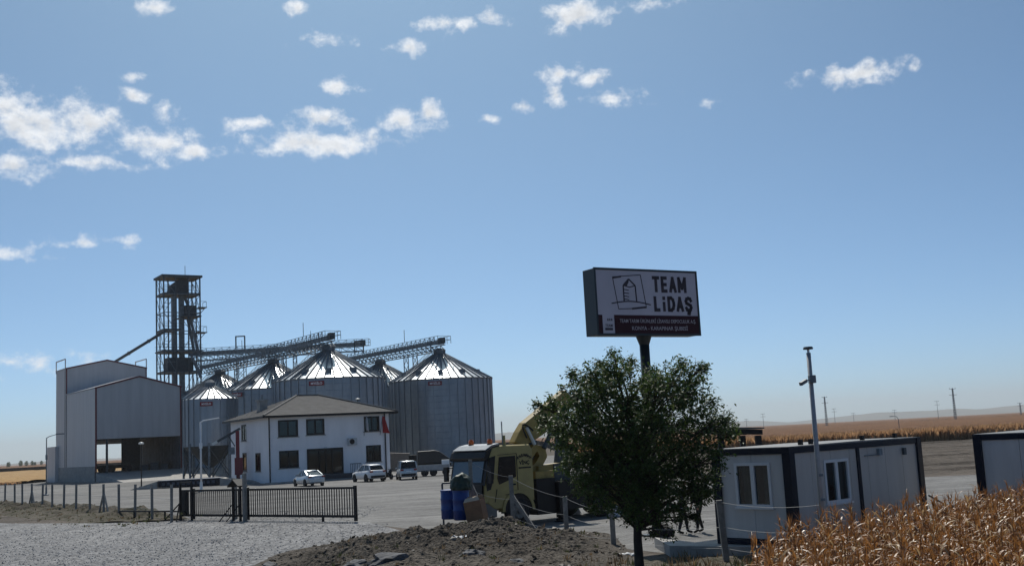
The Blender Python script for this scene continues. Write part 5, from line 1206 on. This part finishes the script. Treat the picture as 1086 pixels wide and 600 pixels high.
tufts('mound_weeds', sp_, [WEED, WEED_G], 'sparse dry weeds growing on the dirt mound', .06, .2, 7, 10)
# rough dirt strip round the tree foot
def strip_z(x, y): return .02 + .12 * max(0, fbm(x * 1.1, y * 1.1, 4)) - (.1 if not (1.0 < x < 6.4 and 22 < y < 30.6) else 0)
structure(grid('rough_ground', lin(.6, 6.8, 90), lin(20, 31.2, 140), strip_z, VERGE, smooth=False))

# ------------------------------------------------------------------ people by the container
def person(label, loc, rz, top_m, trouser_m, stride, lean, seed):
    """one skinned figure; x is forward. joints in metres for 1.76 m"""
    P = {'pel': (0, 0, .95), 'wst': (.01, 0, 1.1), 'chs': (.03 + lean, 0, 1.34), 'nck': (.04 + lean, 0, 1.5), 'hd0': (.05 + lean, 0, 1.58), 'hd1': (.07 + lean, 0, 1.66), 'hd2': (.05 + lean, 0, 1.74)}
    rad = {'pel': (.15, .12), 'wst': (.145, .11), 'chs': (.17, .115), 'nck': (.06, .06), 'hd0': (.072, .08), 'hd1': (.082, .098), 'hd2': (.065, .078)}
    E_ = [('pel', 'wst'), ('wst', 'chs'), ('chs', 'nck'), ('nck', 'hd0'), ('hd0', 'hd1'), ('hd1', 'hd2')]
    for s, n_ in ((1, 'l'), (-1, 'r')):
        st_ = stride * s
        P.update({'hip' + n_: (0, .1 * s, .9), 'kne' + n_: (.04 + st_ * .5, .11 * s, .49), 'ank' + n_: (st_, .12 * s, .09), 'toe' + n_: (st_ + .17, .14 * s, .045),
                  'sho' + n_: (.03 + lean, .19 * s, 1.42), 'elb' + n_: (-.02 + lean, .27 * s, 1.14), 'wri' + n_: (.1 + lean, .26 * s, .91), 'plm' + n_: (.14 + lean, .25 * s, .84)})
        rad.update({'hip' + n_: (.1, .1), 'kne' + n_: (.068, .068), 'ank' + n_: (.048, .05), 'toe' + n_: (.045, .035), 'sho' + n_: (.072, .072), 'elb' + n_: (.048, .048), 'wri' + n_: (.032, .032), 'plm' + n_: (.035, .022)})
        E_ += [('pel', 'hip' + n_), ('hip' + n_, 'kne' + n_), ('kne' + n_, 'ank' + n_), ('ank' + n_, 'toe' + n_), ('chs', 'sho' + n_), ('sho' + n_, 'elb' + n_), ('elb' + n_, 'wri' + n_), ('wri' + n_, 'plm' + n_)]
        for k in range(5):
            fx = -.02 + .014 * k if k < 4 else .045; ln = (.075, .085, .08, .065, .05)[k]; b_ = P['plm' + n_]
            P['f%d%s' % (k, n_)] = (b_[0] + fx + .01, b_[1] - .01 * s, b_[2] - ln); rad['f%d%s' % (k, n_)] = (.008, .008); E_.append(('plm' + n_, 'f%d%s' % (k, n_)))
    keys = list(P); me = bpy.data.meshes.new('person'); me.from_pydata([P[k] for k in keys], [(keys.index(a), keys.index(b)) for a, b in E_], [])
    o = obj('person', me); o.modifiers.new('skin', 'SKIN'); o.modifiers.new('sub', 'SUBSURF').levels = 2
    sk = me.skin_vertices[0].data
    for i, k in enumerate(keys): sk[i].radius = rad[k]; sk[i].use_root = (k == 'pel')
    dg = bpy.context.evaluated_depsgraph_get(); dg.update(); me2 = bpy.data.meshes.new_from_object(o.evaluated_get(dg))
    o.modifiers.clear(); o.data = me2
    me2.materials.clear()
    for m_ in (top_m, trouser_m, SKIN, HAIR, BLACK): me2.materials.append(m_)
    for f in me2.polygons:
        c = f.center; f.use_smooth = True; f.material_index = 0
        if c.z < .97: f.material_index = 1
        if c.z < .1: f.material_index = 4
        if abs(c.y) > .2 and .6 < c.z < .94: f.material_index = 2
        if c.z > 1.51: f.material_index = 3 if (c.z > 1.73 or (c.x < .04 + lean and c.z > 1.6)) else 2
    hx = .05 + lean
    f_ = MB(); f_.box((hx + .115, 0, 1.655), (.03, .025, .045)); f_.build('nose', SKIN, o)
    for s in (-1, 1):
        MB().box((hx + .1, .033 * s, 1.69), (.012, .022, .012)).build('eye', HAIR, o); MB().box((hx, .085 * s, 1.665), (.035, .02, .06)).build('ear', SKIN, o)
    MB().box((hx + .1, 0, 1.612), (.012, .045, .01)).build('mouth', RED, o)
    o.location = loc; o.rotation_euler.z = rz
    return tag(o, label, 'person', 'people standing behind the tree')
pA = G(743, 564.5); pB = G(725, 566)
person('person in dark clothes standing nearest the container corner behind the tree', pA, R(200), NAVY_CLOTH, BLACK_CLOTH, .17, .02, 1)
person('person in dark clothes standing further from the container, half hidden by foliage', pB, R(-10), GREY_CLOTH, NAVY_CLOTH, .14, .05, 2)
p = G(702, 568); bg_ = blob('work_bag', (p.x, p.y, .12), .38, .28, .24, BLACK_CLOTH, 8); tag(bg_, 'dark low bag on the ground beside the two people', 'bag')

# ------------------------------------------------------------------ near corn
def corn_plant(mb, x, y, rnd, s=1.0):
    h = (rnd.uniform(1.12, 1.5) if rnd.random() < .85 else rnd.uniform(1.45, 1.72)) * s; lx, ly = rnd.gauss(0, .13), rnd.gauss(0, .13); b = Vector((x, y, 0)); t = Vector((x + lx, y + ly, h))
    mb.path([b, b.lerp(t, .5), t], [.013, .011, .005], 4, mi=0)
    nl = rnd.randint(9, 12); a0 = rnd.uniform(0, 6.28)
    for k in range(nl):
        f = .22 + .74 * k / (nl - 1); p = b.lerp(t, f); a = a0 + math.pi * k + rnd.gauss(0, .5); L = rnd.uniform(.30, .58) * (1.0 if f < .8 else .75); w = rnd.uniform(.013, .024)
        el = rnd.uniform(.8, 1.4); droop = rnd.uniform(.7, 3.0); pts = [p]; q = p.copy(); seg = 5
        mi = 2 if (f < .6 and rnd.random() < .34) else (1 if rnd.random() < .2 else 0)
        for j in range(seg):
            q = q + Vector((math.cos(a) * math.cos(el), math.sin(a) * math.cos(el), math.sin(el))) * (L / seg); el -= droop / seg; a += rnd.gauss(0, .12); pts.append(q.copy())
        vs = []; tw = rnd.uniform(-.8, .8)
        for j, q in enumerate(pts):
            ww = w * (1 - (j / seg) ** 2.2) * (1 if j else .6); ta = a + math.pi / 2; sd = Vector((math.cos(ta) * math.cos(tw * j / seg), math.sin(ta) * math.cos(tw * j / seg), math.sin(tw * j / seg)))
            vs += [q + sd * ww, q - sd * ww]
        mb.add(vs, [(2 * j, 2 * j + 1, 2 * j + 3, 2 * j + 2) for j in range(seg)], mi)
    for k in range(6):                                             # tassel
        a = rnd.uniform(0, 6.28); e = t + Vector((math.cos(a) * .08, math.sin(a) * .08, rnd.uniform(.12, .26))); sd = Vector((-math.sin(a), math.cos(a), 0)) * .007
        mb.add([t + sd, t - sd, e], [(0, 1, 2)], 0)
    if rnd.random() < .8:                                          # husked ear
        p = b.lerp(t, rnd.uniform(.45, .6)); a = rnd.uniform(0, 6.28); d = Vector((math.cos(a) * .5, math.sin(a) * .5, rnd.uniform(-.7, .8))).normalized(); mb.path([p, p + d * .1, p + d * .24], [.012, .03, .006], 5, mi=1)
CORN_POLY = [(2.45, 12.6), (4.15, 20.5), (5.4, 22.9), (8.9, 26.6), (14.0, 31.4), (17, 32.5), (17, 12.6)]
def inside(x, y, P):
    c = False; j = len(P) - 1
    for i in range(len(P)):
        if (P[i][1] > y) != (P[j][1] > y) and x < (P[j][0] - P[i][0]) * (y - P[i][1]) / (P[j][1] - P[i][1]) + P[i][0]: c = not c
        j = i
    return c
def edge_dist(x, y):
    best = 9
    for (ax, ay), (bx, by) in zip(CORN_POLY[:5], CORN_POLY[1:6]):
        ex, ey = bx - ax, by - ay; t = max(0, min(1, ((x - ax) * ex + (y - ay) * ey) / (ex * ex + ey * ey))); best = min(best, math.hypot(x - ax - t * ex, y - ay - t * ey))
    return best
rnd = random.Random(33); mass = MB(); edge = []
yy = 12.6
while yy < 32.5:
    xx = 2.2
    while xx < 17:
        x_, y_ = xx + rnd.gauss(0, .06), yy + rnd.gauss(0, .05)
        if inside(x_, y_, CORN_POLY) and x_ < y_ * .54:
            ed = edge_dist(x_, y_)
            if ed < .3: edge.append((x_, y_))
            else: corn_plant(mass, x_, y_, rnd, .96 + .06 * fbm(x_ * .6, y_ * .6, 2))
        xx += .17
    yy += .36
CM = [CORN_A, CORN_B, CORN_G]
o = mass.build('corn_crop', CM, fix=False); tag(o, 'dense mass of dry orange brown corn filling the lower right', 'corn'); o['kind'] = 'stuff'
variants = []
for k in range(7):
    mb = MB(); corn_plant(mb, 0, 0, rnd, 1.0); variants.append(mb.mesh('corn_plant', CM, fix=False))
for k, (x_, y_) in enumerate(edge):
    s = rnd.uniform(.82, 1.06); o = obj('corn_plant', variants[k % 7], None, (x_, y_, 0), rnd.uniform(0, 6.28)); o.scale = (s, s, s)
    tag(o, 'dry brown corn plant on the outer edge of the corn, facing the container', 'corn plant', 'corn plants along the field edge')

# ------------------------------------------------------------------ power poles and far things
def power_pole(px, ptop, Y, label, lattice=True):
    b = D(px, 440, Y); t = D(px, ptop, Y); h = t.z; root = thing('power_pole', label, 'power pole', (b.x, b.y, 0), random.uniform(-.3, .3), 'power poles across the far fields'); k = Y / 600.0
    if lattice:
        mb = MB()
        for sx in (-1, 1):
            for sy in (-1, 1): mb.bar((sx * .45 * max(1, k), sy * .45 * max(1, k), 0), (sx * .15, sy * .15, h), .09 * max(1, k * .8))
        n_ = 8
        for i in range(n_):
            z0, z1 = h * i / n_, h * (i + 1) / n_; w0, w1 = .45 - .3 * i / n_, .45 - .3 * (i + 1) / n_
            for sy in (-1, 1): mb.bar((-w0, sy * w0, z0), (w1, sy * w1, z1), .08); mb.bar((w0, sy * w0, z0), (-w1, sy * w1, z1), .08)
        mb.build('mast', STEEL, root)
    else: MB().tube((0, 0, 0), (0, 0, h), .15 * max(1, k * .8), .1 * max(1, k * .8), n=8).build('mast', STEEL, root)
    for f, w in ((.985, 1.2), (.82, 1.5)):
        MB().bar((-w * max(1, k * .9), 0, h * f), (w * max(1, k * .9), 0, h * f), .14 * max(1, k), .14 * max(1, k)).build('crossarm', STEEL, root)
    for x in (-1, 0, 1): MB().lathe([(.06, 0), (.12, .1), (.05, .3)], 8, (x * 1.1 * max(1, k * .9), 0, h * .985 + .1)).build('insulator', STEEL, root)
for px, pt, Y, lab, lt in ((1013, 411.5, 420, 'tallest lattice power pole, near the right edge', True), (876, 420.5, 470, 'lattice power pole right of the security camera pole', True), (995, 425, 720, 'power pole just left of the tallest one', False), (949, 434.5, 980, 'small power pole midway between the camera pole and the tallest pole', False), (885, 433, 900, 'small power pole close beside the lattice pole right of the camera', False), (809, 438.5, 820, 'power pole between the tree and the camera pole', False), (1083, 427, 640, 'power pole cut by the right picture edge', True), (905, 437.5, 1500, 'faint far power pole left of the small midway one', False), (791, 444, 1400, 'faint far power pole next to the tree crown', False)):
    power_pole(px, pt, Y, lab, lt)
q = G(955, 466.5); q.z = 0; ll = thing('street_lamp', 'thin curved street lamp in front of the far corn field', 'lamp', q)
MB().path([(0, 0, 0), (0, 0, 3.3), (-.3, 0, 3.75), (-.9, 0, 3.8)], [.06, .05, .045, .04], 6).build('pole', STEEL, ll); MB().box((-1.1, 0, 3.78), (.5, .16, .1)).build('lamp_head', STEEL, ll)
rnd = random.Random(4)
for k, px in enumerate((9, 22, 28, 34, 37, 44)):
    b = D(px, 490, 900 + 60 * k); root = thing('distant_tree', 'tiny dark tree on the left horizon, number %d from the left edge' % (k + 1), 'tree', (b.x, b.y, 0), 0, 'tiny trees on the left horizon')
    root['label'] = ['tiny dark tree nearest the left picture edge on the horizon', 'second tiny horizon tree from the left edge', 'third tiny horizon tree from the left edge', 'fourth tiny horizon tree from the left edge', 'fifth tiny horizon tree from the left edge', 'tiny horizon tree nearest the grey hall'][k]
    hh = rnd.uniform(5, 8); MB().tube((0, 0, 0), (0, 0, hh * .5), .25, n=6).build('trunk', BARK, root); mb = MB()
    for j in range(420):
        v_ = Vector((rnd.gauss(0, 1), rnd.gauss(0, 1), rnd.gauss(0, 1.3))).normalized() * rnd.random() ** .4 * (hh * .35); p = Vector((0, 0, hh * .62)) + Vector((v_.x * .8, v_.y * .8, v_.z * 1.2)); a = rnd.uniform(0, 6.28); s = .45
        mb.add([p, p + Vector((math.cos(a) * s, math.sin(a) * s, .1)), p + Vector((0, 0, s))], [(0, 1, 2)])
    c_ = mb.build('crown', LEAF, root, fix=False)

# ------------------------------------------------------------------ haze
hz_ = MB().b6(-9300, 9300, -600, 12300, -1.0, 230).build('haze', mat('haze air', (1, 1, 1)))
hz_['kind'] = 'stuff'; hz_['label'] = 'thin pale haze over the far fields and hills'; hz_['category'] = 'haze'
t = hz_.data.materials[0].node_tree; t.nodes.clear()
vo = N('ShaderNodeVolumePrincipled', t); vo.inputs['Color'].default_value = (.90, .92, .94, 1); vo.inputs['Density'].default_value = HAZE = 1.15e-4; vo.inputs['Anisotropy'].default_value = .2
mo = N('ShaderNodeOutputMaterial', t); lk(vo.outputs[0], mo.inputs['Volume'], t)
